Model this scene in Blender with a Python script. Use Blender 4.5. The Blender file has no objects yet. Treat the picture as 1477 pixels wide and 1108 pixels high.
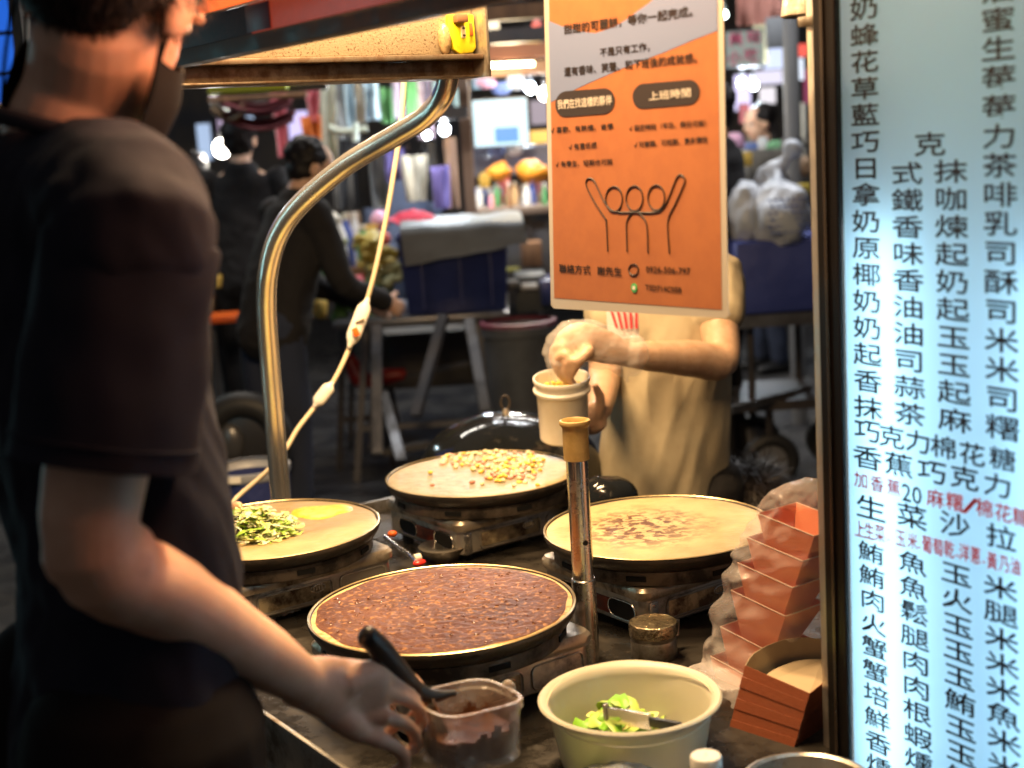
import bpy, bmesh, math, random
from math import sin, cos, pi, radians, sqrt
from mathutils import Vector as V, Matrix, noise
random.seed(7)
S = bpy.context.scene
C = S.collection

# ------------------------------------------------------------------ camera
F, CH, PITCH, ROLL = 1985.0, 1.55, radians(10.1), radians(3.6)
fw = V((0, cos(PITCH), -sin(PITCH))); r0 = V((1, 0, 0)); u0 = V((0, sin(PITCH), cos(PITCH)))
RT = r0*cos(ROLL) - u0*sin(ROLL); UP = r0*sin(ROLL) + u0*cos(ROLL)
CAM = V((0, 0, CH))
cam = bpy.data.objects.new('camera', bpy.data.cameras.new('camera')); C.objects.link(cam); S.camera = cam
cam.matrix_world = Matrix(((RT.x, UP.x, -fw.x, 0), (RT.y, UP.y, -fw.y, 0), (RT.z, UP.z, -fw.z, CH), (0, 0, 0, 1)))
cam.data.sensor_width = 36; cam.data.lens = 36*F/1477
cam.data.clip_start = .05; cam.data.clip_end = 200
cam.data.dof.use_dof = True; cam.data.dof.focus_distance = 2.27; cam.data.dof.aperture_fstop = 3.1

# ------------------------------------------------------------------ world, exposure
w = bpy.data.worlds.new('World'); S.world = w; w.use_nodes = True
w.node_tree.nodes['Background'].inputs[0].default_value = (.060, .056, .056, 1)
w.node_tree.nodes['Background'].inputs[1].default_value = 1.0
S.view_settings.view_transform = 'Standard'; S.view_settings.look = 'None'
S.view_settings.exposure = .38; S.view_settings.gamma = 1; S.view_settings.use_curve_mapping = False
S.render.engine = 'CYCLES'
S.cycles.use_denoising = True
S.cycles.max_bounces = 6; S.cycles.diffuse_bounces = 3; S.cycles.glossy_bounces = 4; S.cycles.transmission_bounces = 6
S.cycles.caustics_reflective = False; S.cycles.caustics_refractive = False
S.cycles.sample_clamp_indirect = 4

# layout helpers: a point seen in the reference picture at forward distance Y, or at height z
def ray(x, y): return fw + RT*((x-738.5)/F) + UP*((554-y)/F)
def W(x, y, Y): d = ray(x, y); return CAM + d*(Y/d.y)
def Z(x, y, z): d = ray(x, y); return CAM + d*((z-CH)/d.z)
def onplane(x, y, p0, n): d = ray(x, y); return CAM + d*((p0-CAM).dot(n)/d.dot(n))
U = V((-sin(radians(35)), cos(radians(35)), 0)); VV = V((cos(radians(35)), sin(radians(35)), 0))
ZZ = V((0, 0, 1)); A35 = radians(35)

# ------------------------------------------------------------------ materials
MATS = {}
def mat(name, col, rough=.5, metal=0, col2=None, scale=20, bump=0, bscale=None, emis=0, ecol=None, spec=.5,
        trans=0, alpha=1, sub=0, detail=6, lo=.4, hi=.6, stretch=(1, 1, 1), coat=0, rvar=0, sheen=0, object=True, ior=1.45):
    if name in MATS: return MATS[name]
    m = bpy.data.materials.new(name); m.use_nodes = True; MATS[name] = m
    N, L = m.node_tree.nodes, m.node_tree.links
    b = N['Principled BSDF']
    b.inputs['Base Color'].default_value = (*col, 1); b.inputs['Roughness'].default_value = rough
    b.inputs['Metallic'].default_value = metal; b.inputs['Specular IOR Level'].default_value = spec
    b.inputs['Transmission Weight'].default_value = trans; b.inputs['Alpha'].default_value = alpha
    b.inputs['Subsurface Weight'].default_value = sub; b.inputs['Subsurface Scale'].default_value = .01
    b.inputs['Coat Weight'].default_value = coat; b.inputs['Sheen Weight'].default_value = sheen; b.inputs['IOR'].default_value = ior
    if emis:
        b.inputs['Emission Color'].default_value = (*(ecol or col), 1); b.inputs['Emission Strength'].default_value = emis
    if col2 or bump or rvar:
        tc = N.new('ShaderNodeTexCoord'); mp = N.new('ShaderNodeMapping'); mp.inputs['Scale'].default_value = stretch
        L.new(tc.outputs['Object'], mp.inputs['Vector'])
    if col2 or rvar:
        n = N.new('ShaderNodeTexNoise'); n.inputs['Scale'].default_value = scale; n.inputs['Detail'].default_value = detail
        n.inputs['Roughness'].default_value = .65
        L.new(mp.outputs[0], n.inputs['Vector'])
        r = N.new('ShaderNodeMapRange'); r.inputs['From Min'].default_value = lo; r.inputs['From Max'].default_value = hi
        L.new(n.outputs['Fac'], r.inputs['Value'])
        if col2:
            mx = N.new('ShaderNodeMix'); mx.data_type = 'RGBA'
            mx.inputs['A'].default_value = (*col, 1); mx.inputs['B'].default_value = (*col2, 1)
            L.new(r.outputs[0], mx.inputs['Factor']); L.new(mx.outputs['Result'], b.inputs['Base Color'])
        if rvar:
            r2 = N.new('ShaderNodeMapRange'); r2.inputs['To Min'].default_value = rough; r2.inputs['To Max'].default_value = min(1, rough+rvar)
            L.new(r.outputs[0], r2.inputs['Value']); L.new(r2.outputs[0], b.inputs['Roughness'])
    if bump:
        n2 = N.new('ShaderNodeTexNoise'); n2.inputs['Scale'].default_value = bscale or scale; n2.inputs['Detail'].default_value = 5
        L.new(mp.outputs[0], n2.inputs['Vector'])
        bp = N.new('ShaderNodeBump'); bp.inputs['Strength'].default_value = 1; bp.inputs['Distance'].default_value = bump
        L.new(n2.outputs['Fac'], bp.inputs['Height']); L.new(bp.outputs[0], b.inputs['Normal'])
    return m

def emit(name, col, s): return mat(name, (0.02, .02, .02), emis=s, ecol=col)

chrome = mat('chrome', (.66, .63, .58), .22, 1, rvar=.12, scale=30, lo=.45, hi=.7, bump=.0001, bscale=60)
steel_dirty = mat('dirty_steel', (.42, .40, .36), .28, .9, col2=(.10, .07, .045), scale=14, lo=.42, hi=.66, rvar=.3, bump=.0006, bscale=90)
steel_brown = mat('greasy_steel', (.46, .39, .30), .34, .75, col2=(.07, .045, .03), scale=18, lo=.48, hi=.68, rvar=.3, bump=.0008, bscale=70)
stove_dark = mat('stove_enamel', (.50, .46, .40), .28, .8, col2=(.07, .055, .045), scale=12, lo=.5, hi=.7, rvar=.3, bump=.0006, bscale=80)
iron = mat('cast_iron', (.028, .024, .021), .34, .2, col2=(.055, .040, .028), scale=30, bump=.0012, bscale=120, rvar=.25)
iron_burnt = mat('burnt_steel_ring', (.17, .135, .105), .45, .3, col2=(.03, .024, .019), scale=16, bump=.001, bscale=90, rvar=.2)
black_hole = mat('black_slot', (.002, .002, .002), .9)
black_wet = mat('wet_black_counter', (.02, .018, .016), .16, .3, col2=(.045, .038, .03), scale=9, rvar=.35, bump=.0008, bscale=60)
black_plastic = mat('black_plastic', (.012, .012, .013), .3, rvar=.2, scale=40)
skin = mat('skin', (.68, .43, .30), .5, col2=(.62, .37, .25), scale=25, sub=.12, bump=.0004, bscale=260)
skin_d = mat('tanned_skin', (.60, .39, .26), .45, col2=(.52, .32, .20), scale=30, sub=.1, bump=.0008, bscale=160)
hair_m = mat('black_hair', (.008, .006, .006), .55, spec=.3, bump=.001, bscale=150)
shirt_m = mat('dark_tshirt_cotton', (.014, .0155, .027), .9, col2=(.0105, .0115, .020), spec=.25, scale=6, bump=.0005, bscale=700)
trouser_m = mat('dark_brown_trousers', (.011, .010, .010), .95, spec=.15, bump=.0005, bscale=500)
mask_m = mat('black_mask', (.006, .006, .0065), .9, spec=.15, bump=.0004, bscale=300)
beige = mat('beige_cotton', (.44, .37, .245), .9, col2=(.38, .31, .20), scale=7, bump=.0006, bscale=420)
white_p = mat('white_plastic', (.72, .69, .62), .4, col2=(.66, .61, .52), scale=12)
blackcloth = mat('black_cloth', (.010, .009, .010), .9, bump=.002, bscale=30)
jeans = mat('dark_jeans', (.02, .028, .055), .9, bump=.002, bscale=40)

# ------------------------------------------------------------------ mesh helper
def frame(t, side=None):
    t = t.normalized()
    if side is None: side = V((0, 0, 1)) if abs(t.z) < .9 else V((1, 0, 0))
    s = (side - t*side.dot(t))
    if s.length < 1e-6: s = t.orthogonal()
    s.normalize(); return s, t.cross(s)

def crom(P, n=8):
    P = [V(p) for p in P]; Q = [P[0]*2-P[1]] + P + [P[-1]*2-P[-2]]; out = []
    for i in range(1, len(Q)-2):
        a, b, c, d = Q[i-1:i+3]
        for k in range(n):
            t = k/n
            out.append(.5*((2*b) + (c-a)*t + (2*a-5*b+4*c-d)*t*t + (-a+3*b-3*c+d)*t*t*t))
    out.append(P[-1]); return out

class M:
    def __init__(s): s.v = []; s.f = []
    def add(s, vs, fs):
        o = len(s.v); s.v += [V(v) for v in vs]; s.f += [tuple(i+o for i in f) for f in fs]; return s
    def box(s, c, size, rz=0, rot=None, taper=1):
        c = V(c); h = V(size)/2
        R_ = rot or Matrix.Rotation(rz, 3, 'Z')
        vs = []
        for z in (-1, 1):
            k = taper if z > 0 else 1
            for x, y in ((-1, -1), (1, -1), (1, 1), (-1, 1)): vs.append(c + R_ @ V((x*h.x*k, y*h.y*k, z*h.z)))
        return s.add(vs, [(3, 2, 1, 0), (4, 5, 6, 7), (0, 1, 5, 4), (1, 2, 6, 5), (2, 3, 7, 6), (3, 0, 4, 7)])
    def bar(s, a, b, wd, th, up=ZZ):
        a, b = V(a), V(b); t = (b-a); u_, n = frame(t, up); t.normalize()
        R_ = Matrix((t, n, u_)).transposed()
        return s.box((a+b)/2, ((b-a).length, wd, th), rot=R_)
    def rings(s, R_, cap=True, closed=False):
        n = len(R_[0]); o = len(s.v); fs = []
        for i in range(len(R_)-(0 if closed else 1)):
            j = (i+1) % len(R_)
            for k in range(n): fs.append((i*n+k, i*n+(k+1) % n, j*n+(k+1) % n, j*n+k))
        if cap and not closed: fs.append(tuple(range(n))[::-1]); fs.append(tuple((len(R_)-1)*n+k for k in range(n)))
        return s.add([p for r in R_ for p in r], fs)
    def tube(s, P, r, n=12, cap=True):
        P = [V(p) for p in P]; R_ = []; sd = None
        for i, p in enumerate(P):
            t = (P[min(i+1, len(P)-1)] - P[max(i-1, 0)])
            a, b = frame(t, sd); sd = a
            rr = r[i] if isinstance(r, (list, tuple)) else r
            R_.append([p + a*rr*cos(2*pi*k/n) + b*rr*sin(2*pi*k/n) for k in range(n)])
        return s.rings(R_, cap)
    def cyl(s, a, b, r, r2=None, n=24): return s.tube([a, b], [r, r if r2 is None else r2], n)
    def lathe(s, c, prof, n=48, cap=False, tilt=None):
        c = V(c); T = tilt or Matrix.Identity(3)
        return s.rings([[c + T @ V((r*cos(2*pi*k/n), r*sin(2*pi*k/n), z)) for k in range(n)] for r, z in prof], cap)
    def ell(s, c, rad, rot=None, n=20, m=12):
        c = V(c); R_ = rot or Matrix.Identity(3); rr = []
        for i in range(m+1):
            a = -pi/2 + pi*i/m; a = max(-1.555, min(1.555, a))
            rr.append([c + R_ @ V((rad[0]*cos(a)*cos(2*pi*k/n), rad[1]*cos(a)*sin(2*pi*k/n), rad[2]*sin(a))) for k in range(n)])
        return s.rings(rr)
    def limb(s, P, r, side=None, n=18, sm=4):
        """capsule-like loft; r are radii or (a,b) pairs along side / across"""
        P = [V(p) for p in P]; r = [(q, q) if not isinstance(q, (tuple, list)) else q for q in r]
        if sm > 1 and len(P) > 2:
            P2 = crom(P, sm); r2 = []
            for i in range(len(r)-1):
                for k in range(sm): t = k/sm; t = t*t*(3-2*t); r2.append((r[i][0]*(1-t)+r[i+1][0]*t, r[i][1]*(1-t)+r[i+1][1]*t))
            r2.append(r[-1]); P, r = P2, r2
        t0 = (P[1]-P[0]).normalized(); t1 = (P[-1]-P[-2]).normalized()
        pre = []; post = []
        for a in (80, 55, 28):
            k = cos(radians(a)); e = sin(radians(a)); m0 = min(r[0]); m1 = min(r[-1])
            pre.append((P[0]-t0*m0*e*.8, (r[0][0]*k, r[0][1]*k))); post.insert(0, (P[-1]+t1*m1*e*.8, (r[-1][0]*k, r[-1][1]*k)))
        A = pre + list(zip(P, r)) + post; R_ = []; sd = side
        for i, (p, q) in enumerate(A):
            t = A[min(i+1, len(A)-1)][0] - A[max(i-1, 0)][0]
            a, b = frame(t, side if side is not None else sd); sd = a
            R_.append([p + a*q[0]*cos(2*pi*k/n) + b*q[1]*sin(2*pi*k/n) for k in range(n)])
        return s.rings(R_)
    def prism(s, poly, c, ax, ay, az, th):
        c, ax, ay, az = V(c), V(ax), V(ay), V(az); n = len(poly)
        vs = [c + ax*x + ay*y for x, y in poly] + [c + ax*x + ay*y + az*th for x, y in poly]
        fs = [tuple(range(n))[::-1], tuple(range(n, 2*n))] + [(i, (i+1) % n, (i+1) % n+n, i+n) for i in range(n)]
        return s.add(vs, fs)
    def grid(s, fn, nu, nv):
        vs = [fn(i/nu, j/nv) for j in range(nv+1) for i in range(nu+1)]
        return s.add(vs, [(j*(nu+1)+i, j*(nu+1)+i+1, (j+1)*(nu+1)+i+1, (j+1)*(nu+1)+i) for j in range(nv) for i in range(nu)])
    def mesh(s, name):
        me = bpy.data.meshes.new(name); me.from_pydata([v[:] for v in s.v], [], s.f); me.update(); return me
    def build(s, name, m, parent=None, smooth=True, bevel=0, remesh=0, smi=0, disp=None, subs=0, solid=0, ang=40):
        me = s.mesh(name)
        bm = bmesh.new(); bm.from_mesh(me); bmesh.ops.recalc_face_normals(bm, faces=bm.faces); bm.to_mesh(me); bm.free()
        o = bpy.data.objects.new(name, me); C.objects.link(o)
        mods = 0
        if solid: q = o.modifiers.new('s', 'SOLIDIFY'); q.thickness = solid; q.offset = 0; mods = 1
        if bevel: q = o.modifiers.new('b', 'BEVEL'); q.width = bevel; q.segments = 2; q.limit_method = 'ANGLE'; mods = 1
        if remesh: q = o.modifiers.new('r', 'REMESH'); q.mode = 'VOXEL'; q.voxel_size = remesh; mods = 1
        if smi: q = o.modifiers.new('m', 'SMOOTH'); q.iterations = smi; q.factor = .5; mods = 1
        if subs: q = o.modifiers.new('d', 'SUBSURF'); q.levels = subs; q.render_levels = subs; mods = 1
        if mods:
            dg = bpy.context.evaluated_depsgraph_get(); m2 = bpy.data.meshes.new_from_object(o.evaluated_get(dg))
            o.modifiers.clear(); o.data = m2; bpy.data.meshes.remove(me); me = m2; me.name = name
        if disp:
            nr = [v.normal.copy() for v in me.vertices]
            for v, nn in zip(me.vertices, nr): v.co = v.co + nn*disp(v.co)
            me.update()
        me.materials.clear(); me.materials.append(m)
        if smooth:
            me.polygons.foreach_set('use_smooth', [True]*len(me.polygons))
            try: me.set_sharp_from_angle(angle=radians(ang))
            except Exception: pass
        if parent is not None:
            o.parent = parent; o.matrix_parent_inverse = Matrix.Translation(-parent.location) if parent.type == 'EMPTY' and parent.rotation_euler.z == 0 else parent.matrix_basis.inverted()
        return o

def tag(o, label=None, cat=None, group=None, kind=None):
    if label: o['label'] = label
    if cat: o['category'] = cat
    if group: o['group'] = group
    if kind: o['kind'] = kind
    return o
def thing(name, label, cat, loc=(0, 0, 0), group=None):
    o = bpy.data.objects.new(name, None); C.objects.link(o); o.location = loc; o.empty_display_size = .05
    return tag(o, label, cat, group)
def dup(o, loc=None, label=None, parent=None, rz=None, name=None):
    c = o.copy(); C.objects.link(c)
    if name: c.name = name
    if parent is not None: c.parent = parent
    if loc is not None: c.location = loc
    if rz is not None: c.rotation_euler.z = rz
    if label: c['label'] = label
    for ch in [x for x in list(bpy.data.objects) if x.parent == o]: dup(ch, parent=c)
    return c
def light(name, kind, loc, e, col, parent=None, size=.1, sizey=None, rot=None, spread=None):
    l = bpy.data.lights.new(name, kind); l.energy = e; l.color = col
    if kind == 'AREA':
        l.size = size
        if sizey: l.shape = 'RECTANGLE'; l.size_y = sizey
    else: l.shadow_soft_size = size
    o = bpy.data.objects.new(name, l); C.objects.link(o); o.location = loc
    if rot: o.rotation_euler = rot
    if parent is not None: o.parent = parent; o.matrix_parent_inverse = Matrix.Translation(-parent.location)
    return o
def fbm(p, s, seed=0): return noise.noise(V((p.x*s+seed, p.y*s, p.z*s)))

# text as flat print: each string laid on a plane between two points
def text_mesh(s):
    c = bpy.data.curves.new('t', 'FONT'); c.body = s; c.resolution_u = 2
    o = bpy.data.objects.new('t', c); C.objects.link(o)
    dg = bpy.context.evaluated_depsgraph_get(); m = bpy.data.meshes.new_from_object(o.evaluated_get(dg))
    vs = [v.co.copy() for v in m.vertices]; fs = [tuple(p.vertices) for p in m.polygons]
    bpy.data.objects.remove(o); bpy.data.curves.remove(c); bpy.data.meshes.remove(m)
    return vs, fs
TM = {}
def put_text(mm, s, o, ex, ey, wd, ht, bold=0):
    """s centred on o; ex, ey unit vectors; wd x ht metres"""
    if s not in TM: TM[s] = text_mesh(s)
    vs, fs = TM[s]
    if not vs: return
    x0 = min(v.x for v in vs); x1 = max(v.x for v in vs)
    if len(s) == 1 and ord(s) > 255: x0, x1, y0, y1 = 0.02, .98, -.10, .86
    else: y0, y1 = (-.10, .86) if any(ord(c) > 255 for c in s) else (-.02, .74)
    for dx, dy in ([(0, 0)] if not bold else [(-bold, 0), (bold, 0), (0, bold), (0, -bold)]):
        mm.add([o + ex*((v.x-x0)/(x1-x0)-.5)*wd + ex*dx + ey*((v.y-y0)/(y1-y0)-.5)*ht + ey*dy for v in vs], fs)

# ================================================================== SETTING
asphalt = mat('wet_asphalt', (.018, .018, .02), .35, col2=(.035, .034, .033), scale=3, rvar=.4, bump=.004, bscale=120)
g = M(); g.grid(lambda a, b: V((-20+40*a, -8+60*b, 0)), 8, 8)
tag(g.build('ground', asphalt, smooth=False), kind='structure')

# ================================================================== FOOD CART
G1, G2, G3, G4 = V((-.129, 2.029, .85)), V((-.077, 2.877, .85)), V((.246, 2.393, .85)), V((-.475, 2.540, .85))
def uv(u_, v_, z=0): p = G1 + U*u_ + VV*v_; p.z = z; return p
cart = thing('food_cart', 'stainless steel crepe cart with bent chrome canopy pipe and speckled canopy beam', 'cart', uv(.2, .2))
def slab(mm, u0_, u1_, v0, v1, z0, z1):
    c = uv((u0_+u1_)/2, (v0+v1)/2, (z0+z1)/2); mm.box(c, (v1-v0, u1_-u0_, z1-z0), A35)
b = M(); slab(b, -.55, 1.02, -.27, .80, .685, .71); b.build('counter', black_wet, cart, bevel=.004)
b = M(); slab(b, -.53, 1.0, -.25, .78, .12, .684); b.build('cabinet', steel_dirty, cart, bevel=.006)
b = M()
slab(b, -.55, 1.02, -.28, -.271, .66, .735); slab(b, 1.021, 1.03, -.28, .80, .66, .735)
b.build('edge_trim', steel_dirty, cart, bevel=.002)
for su, sv in ((-.45, -.18), (-.45, .7), (.9, -.18), (.9, .7)):
    p = uv(su, sv, .055); b = M(); b.cyl(p-VV*.02, p+VV*.02, .055); wh = b.build('wheel', black_plastic, cart, bevel=.006)
    b = M(); b.bar(p+V((0, 0, .0)), p+V((0, 0, .08)), .05, .02); b.build('caster_fork', steel_dirty, wh)
# bent pipe
Pp = [W(407, 745, 2.98), W(405, 715, 2.98), W(397, 620, 2.96), W(389, 520, 2.94), W(384, 440, 2.90), W(388, 385, 2.86), W(404, 335, 2.83), W(436, 292, 2.79),
      W(500, 238, 2.73), W(570, 196, 2.65), W(612, 170, 2.60), W(636, 143, 2.56), W(646, 115, 2.54), W(649, 90, 2.53), W(650, 70, 2.52)]
Pp[0].z = .71; Pp[0].x = Pp[1].x; Pp[0].y = Pp[1].y
b = M(); b.tube(crom(Pp, 8), [.0225-.0035*min(1, i/(8*len(Pp))) for i in range(8*(len(Pp)-1)+1)], 28); b.build('canopy_pipe', mat('satin_chrome', (.78, .74, .68), .24, .88, rvar=.04, scale=9, lo=.45, hi=.7), cart)
# canopy beam: long axis VV, at the pipe's top
tan = mat('speckled_tan_panel', (.33, .26, .165), .5, .1, col2=(.12, .065, .03), scale=260, detail=3, lo=.56, hi=.66, bump=.0005, bscale=300)
tan2 = mat('greasy_aluminium_channel', (.30, .23, .16), .35, .7, col2=(.16, .10, .06), scale=30, rvar=.2)
E0 = W(664, 84, 2.50)        # right lower end of the flange
def onv(px, py): # point of the vertical plane through E0 along VV
    return onplane(px, py, E0, V((-U.x, -U.y, 0)))
zf = E0.z
L0 = E0 - VV*.62
def seg(o0, o1, z0, z1, th, mm, back=0):
    a = L0 + U*back; c = E0 + VV*.03 + U*back
    mid = (a+c)/2; mid.z = (z0+z1)/2
    mm.box(mid + U*(th/2), ((c-a).length, th, z1-z0), A35)
b = M(); seg(0, 0, zf+.006, zf+.16, .055, b); b.build('canopy_beam', tan, cart, bevel=.003)
b = M(); seg(0, 0, zf-.004, zf+.005, .11, b, back=-.03); seg(0, 0, zf-.030, zf-.0045, .012, b, back=.006); seg(0, 0, zf-.030, zf-.0045, .012, b, back=.06)
seg(0, 0, zf-.034, zf-.0302, .10, b, back=-.012)
b.build('beam_channel', tan2, cart, bevel=.001)
b = M(); c = E0 + VV*.034 + U*.025; c.z = zf+.06; b.box(c, (.006, .13, .19), A35); b.build('beam_end_plate', steel_brown, cart, bevel=.001)
b = M(); c = uv(.35, .3, 2.26); b.box(c, (1.5, 2.3, .04), A35); b.build('canopy_roof', tan2, cart)
for du in (0, 1.0):
    p = E0 + U*(.03+du*.4) - VV*(.0+du*.9); q = p.copy(); p.z = zf+.16; q.z = 2.24
    b = M(); b.cyl(p, q, .012); b.build('roof_strut', steel_dirty, cart)
# yellow socket on the beam's right end
yel = mat('yellow_plastic', (.80, .68, .02), .4, col2=(.55, .42, .02), scale=60, lo=.5, hi=.7)
so = onv(662, 47) - U*.012
sock = thing('power_socket', 'yellow plastic power socket fixed on the end of the canopy beam', 'socket', so)
poly = [(-.027, .03), (.026, .03), (.028, -.028), (.02, -.036), (-.008, -.038), (-.02, -.03), (-.024, -.012), (-.03, -.005)]
b = M(); b.prism(poly, so, VV, ZZ, U, .012); b.build('socket_body', yel, sock, bevel=.003)
b = M(); b.box(so - U*.0015, (.010, .003, .021), A35); sp = b.build('socket_face', mat('cream_plastic', (.75, .62, .38), .4), sock, bevel=.002)
for dz in (-.006, .006):
    b = M(); b.box(so - U*.004 + ZZ*dz, (.005, .003, .0018), A35); b.build('slot', black_hole, sp)
b = M(); b.box(so - U*.002 + VV*.017 + ZZ*.004, (.006, .004, .022), A35); b.build('switch', mat('orange_switch', (.45, .12, .03), .4), sock, bevel=.001)
b = M(); b.box(so - U*.008 - VV*.008 + ZZ*.022, (.024, .016, .014), A35); b.build('clip', mat('brown_tape', (.20, .09, .04), .6), sock, bevel=.002)
b = M(); b.ell(so - VV*.034 - ZZ*.012 + U*.008, (.012, .012, .028), n=14, m=8); b.build('glue_blob', mat('dirty_tape', (.35, .25, .12), .25, col2=(.2, .13, .06), scale=90), sock)

# fascia board running along U, nearer the camera
FP = W(500, 43, 1.62); fn = V((-VV.x, -VV.y, 0))
def fa(px, py): return onplane(px, py, FP, fn)
zb = fa(560, 33).z
fas = thing('fascia_board', 'dark red lacquered canopy fascia with black lower edge and orange lit strip', 'fascia', V((FP.x, FP.y, zb)))
def band(z0, z1, th, m, name, s0=-1.0, s1=.75, off=0):
    a = V((FP.x, FP.y, 0)) - U*(-s0); 
    a = V((FP.x, FP.y, 0)) + U*s0; c = V((FP.x, FP.y, 0)) + U*s1
    mid = (a+c)/2 + VV*(th/2+off); mid.z = (z0+z1)/2
    bb = M(); bb.box(mid, (th, (c-a).length, z1-z0), A35); return bb.build(name, m, fas, bevel=.001)
band(zb, zb+.021, .03, mat('black_glossy_edge', (.045, .036, .030), .45, 0, col2=(.12, .09, .07), scale=20, rvar=.3), 'lower_edge')
band(zb+.0212, zb+.058, .026, mat('red_leak_glow', (.30, .03, .01), .35, emis=.16, ecol=(1, .10, .03), col2=(.12, .015, .01), scale=9), 'red_panel', s0=-1., s1=.25)  # faint emission stands in for light leaking through the red panel
mat('dark_red_lacquer', (.42, .04, .015), .5, col2=(.12, .016, .010), scale=9, rvar=.2)
band(zb+.0212, zb+.058, .026, mat('grey_purple_panel', (.05, .042, .055), .55, col2=(.08, .05, .06), scale=200), 'grey_panel', s0=.2505, s1=.75)
band(zb+.0225, zb+.056, .001, mat('maroon_sticker', (.13, .025, .045), .4), 'sticker', s0=.19, s1=.26, off=-.0014)
band(zb+.0585, zb+.0615, .032, mat('copper_bead', (.6, .22, .10), .3, .6), 'bead')
band(zb+.062, zb+.16, .02, emit('orange_lit_panel', (1, .14, .02), 1.15), 'lit_panel', s0=.18, s1=.75)
band(zb+.062, zb+.16, .02, MATS['orange_lit_panel'], 'lit_panel', s0=-1., s1=-.12)
band(zb+.062, zb+.16, .02, MATS['dark_red_lacquer'], 'upper_panel', s0=-.119, s1=.179)

oc = V((FP.x, FP.y, zb+.10)) - U*.42 - VV*.02
lo_ = light('orange_panel_light', 'AREA', oc, 6.5, (1, .42, .22), fas, .8, .09)
lo_.rotation_euler = (VV*-1).to_track_quat('-Z', 'Y').to_euler()
# stall lamps under the canopy roof (above the frame)
lampm = emit('warm_tube_glow', (1, .72, .38), 9)
stall_lamp_grp = 'warm tube lamps under the cart canopy'
for i, (lu, lv, e, ax, an) in enumerate(((.72, .26, 38, VV, A35), (.20, .16, 30, VV, A35), (-.38, -.20, 24, U, A35+pi/2))):  # last entry is an unseen extra lamp added to brighten the vendor
    p = uv(lu, lv, 2.19)
    t = thing('tube_lamp', ['warm tube lamp under canopy over the rear griddles', 'warm tube lamp under canopy over the front griddle', 'unseen extra warm tube lamp added behind the fascia board'][i], 'lamp', p, stall_lamp_grp)
    b = M(); b.box(p+ZZ*.02, (.62, .05, .03), an); b.build('lamp_housing', white_p, t, bevel=.004)
    b = M(); b.cyl(p-ax*.29-ZZ*.008, p+ax*.29-ZZ*.008, .012); b.build('tube', lampm, t)
    light('lamp_light', 'AREA', p-ZZ*.03, e, (1, .67, .35), t, .58, .03, (0, 0, an))

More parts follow.
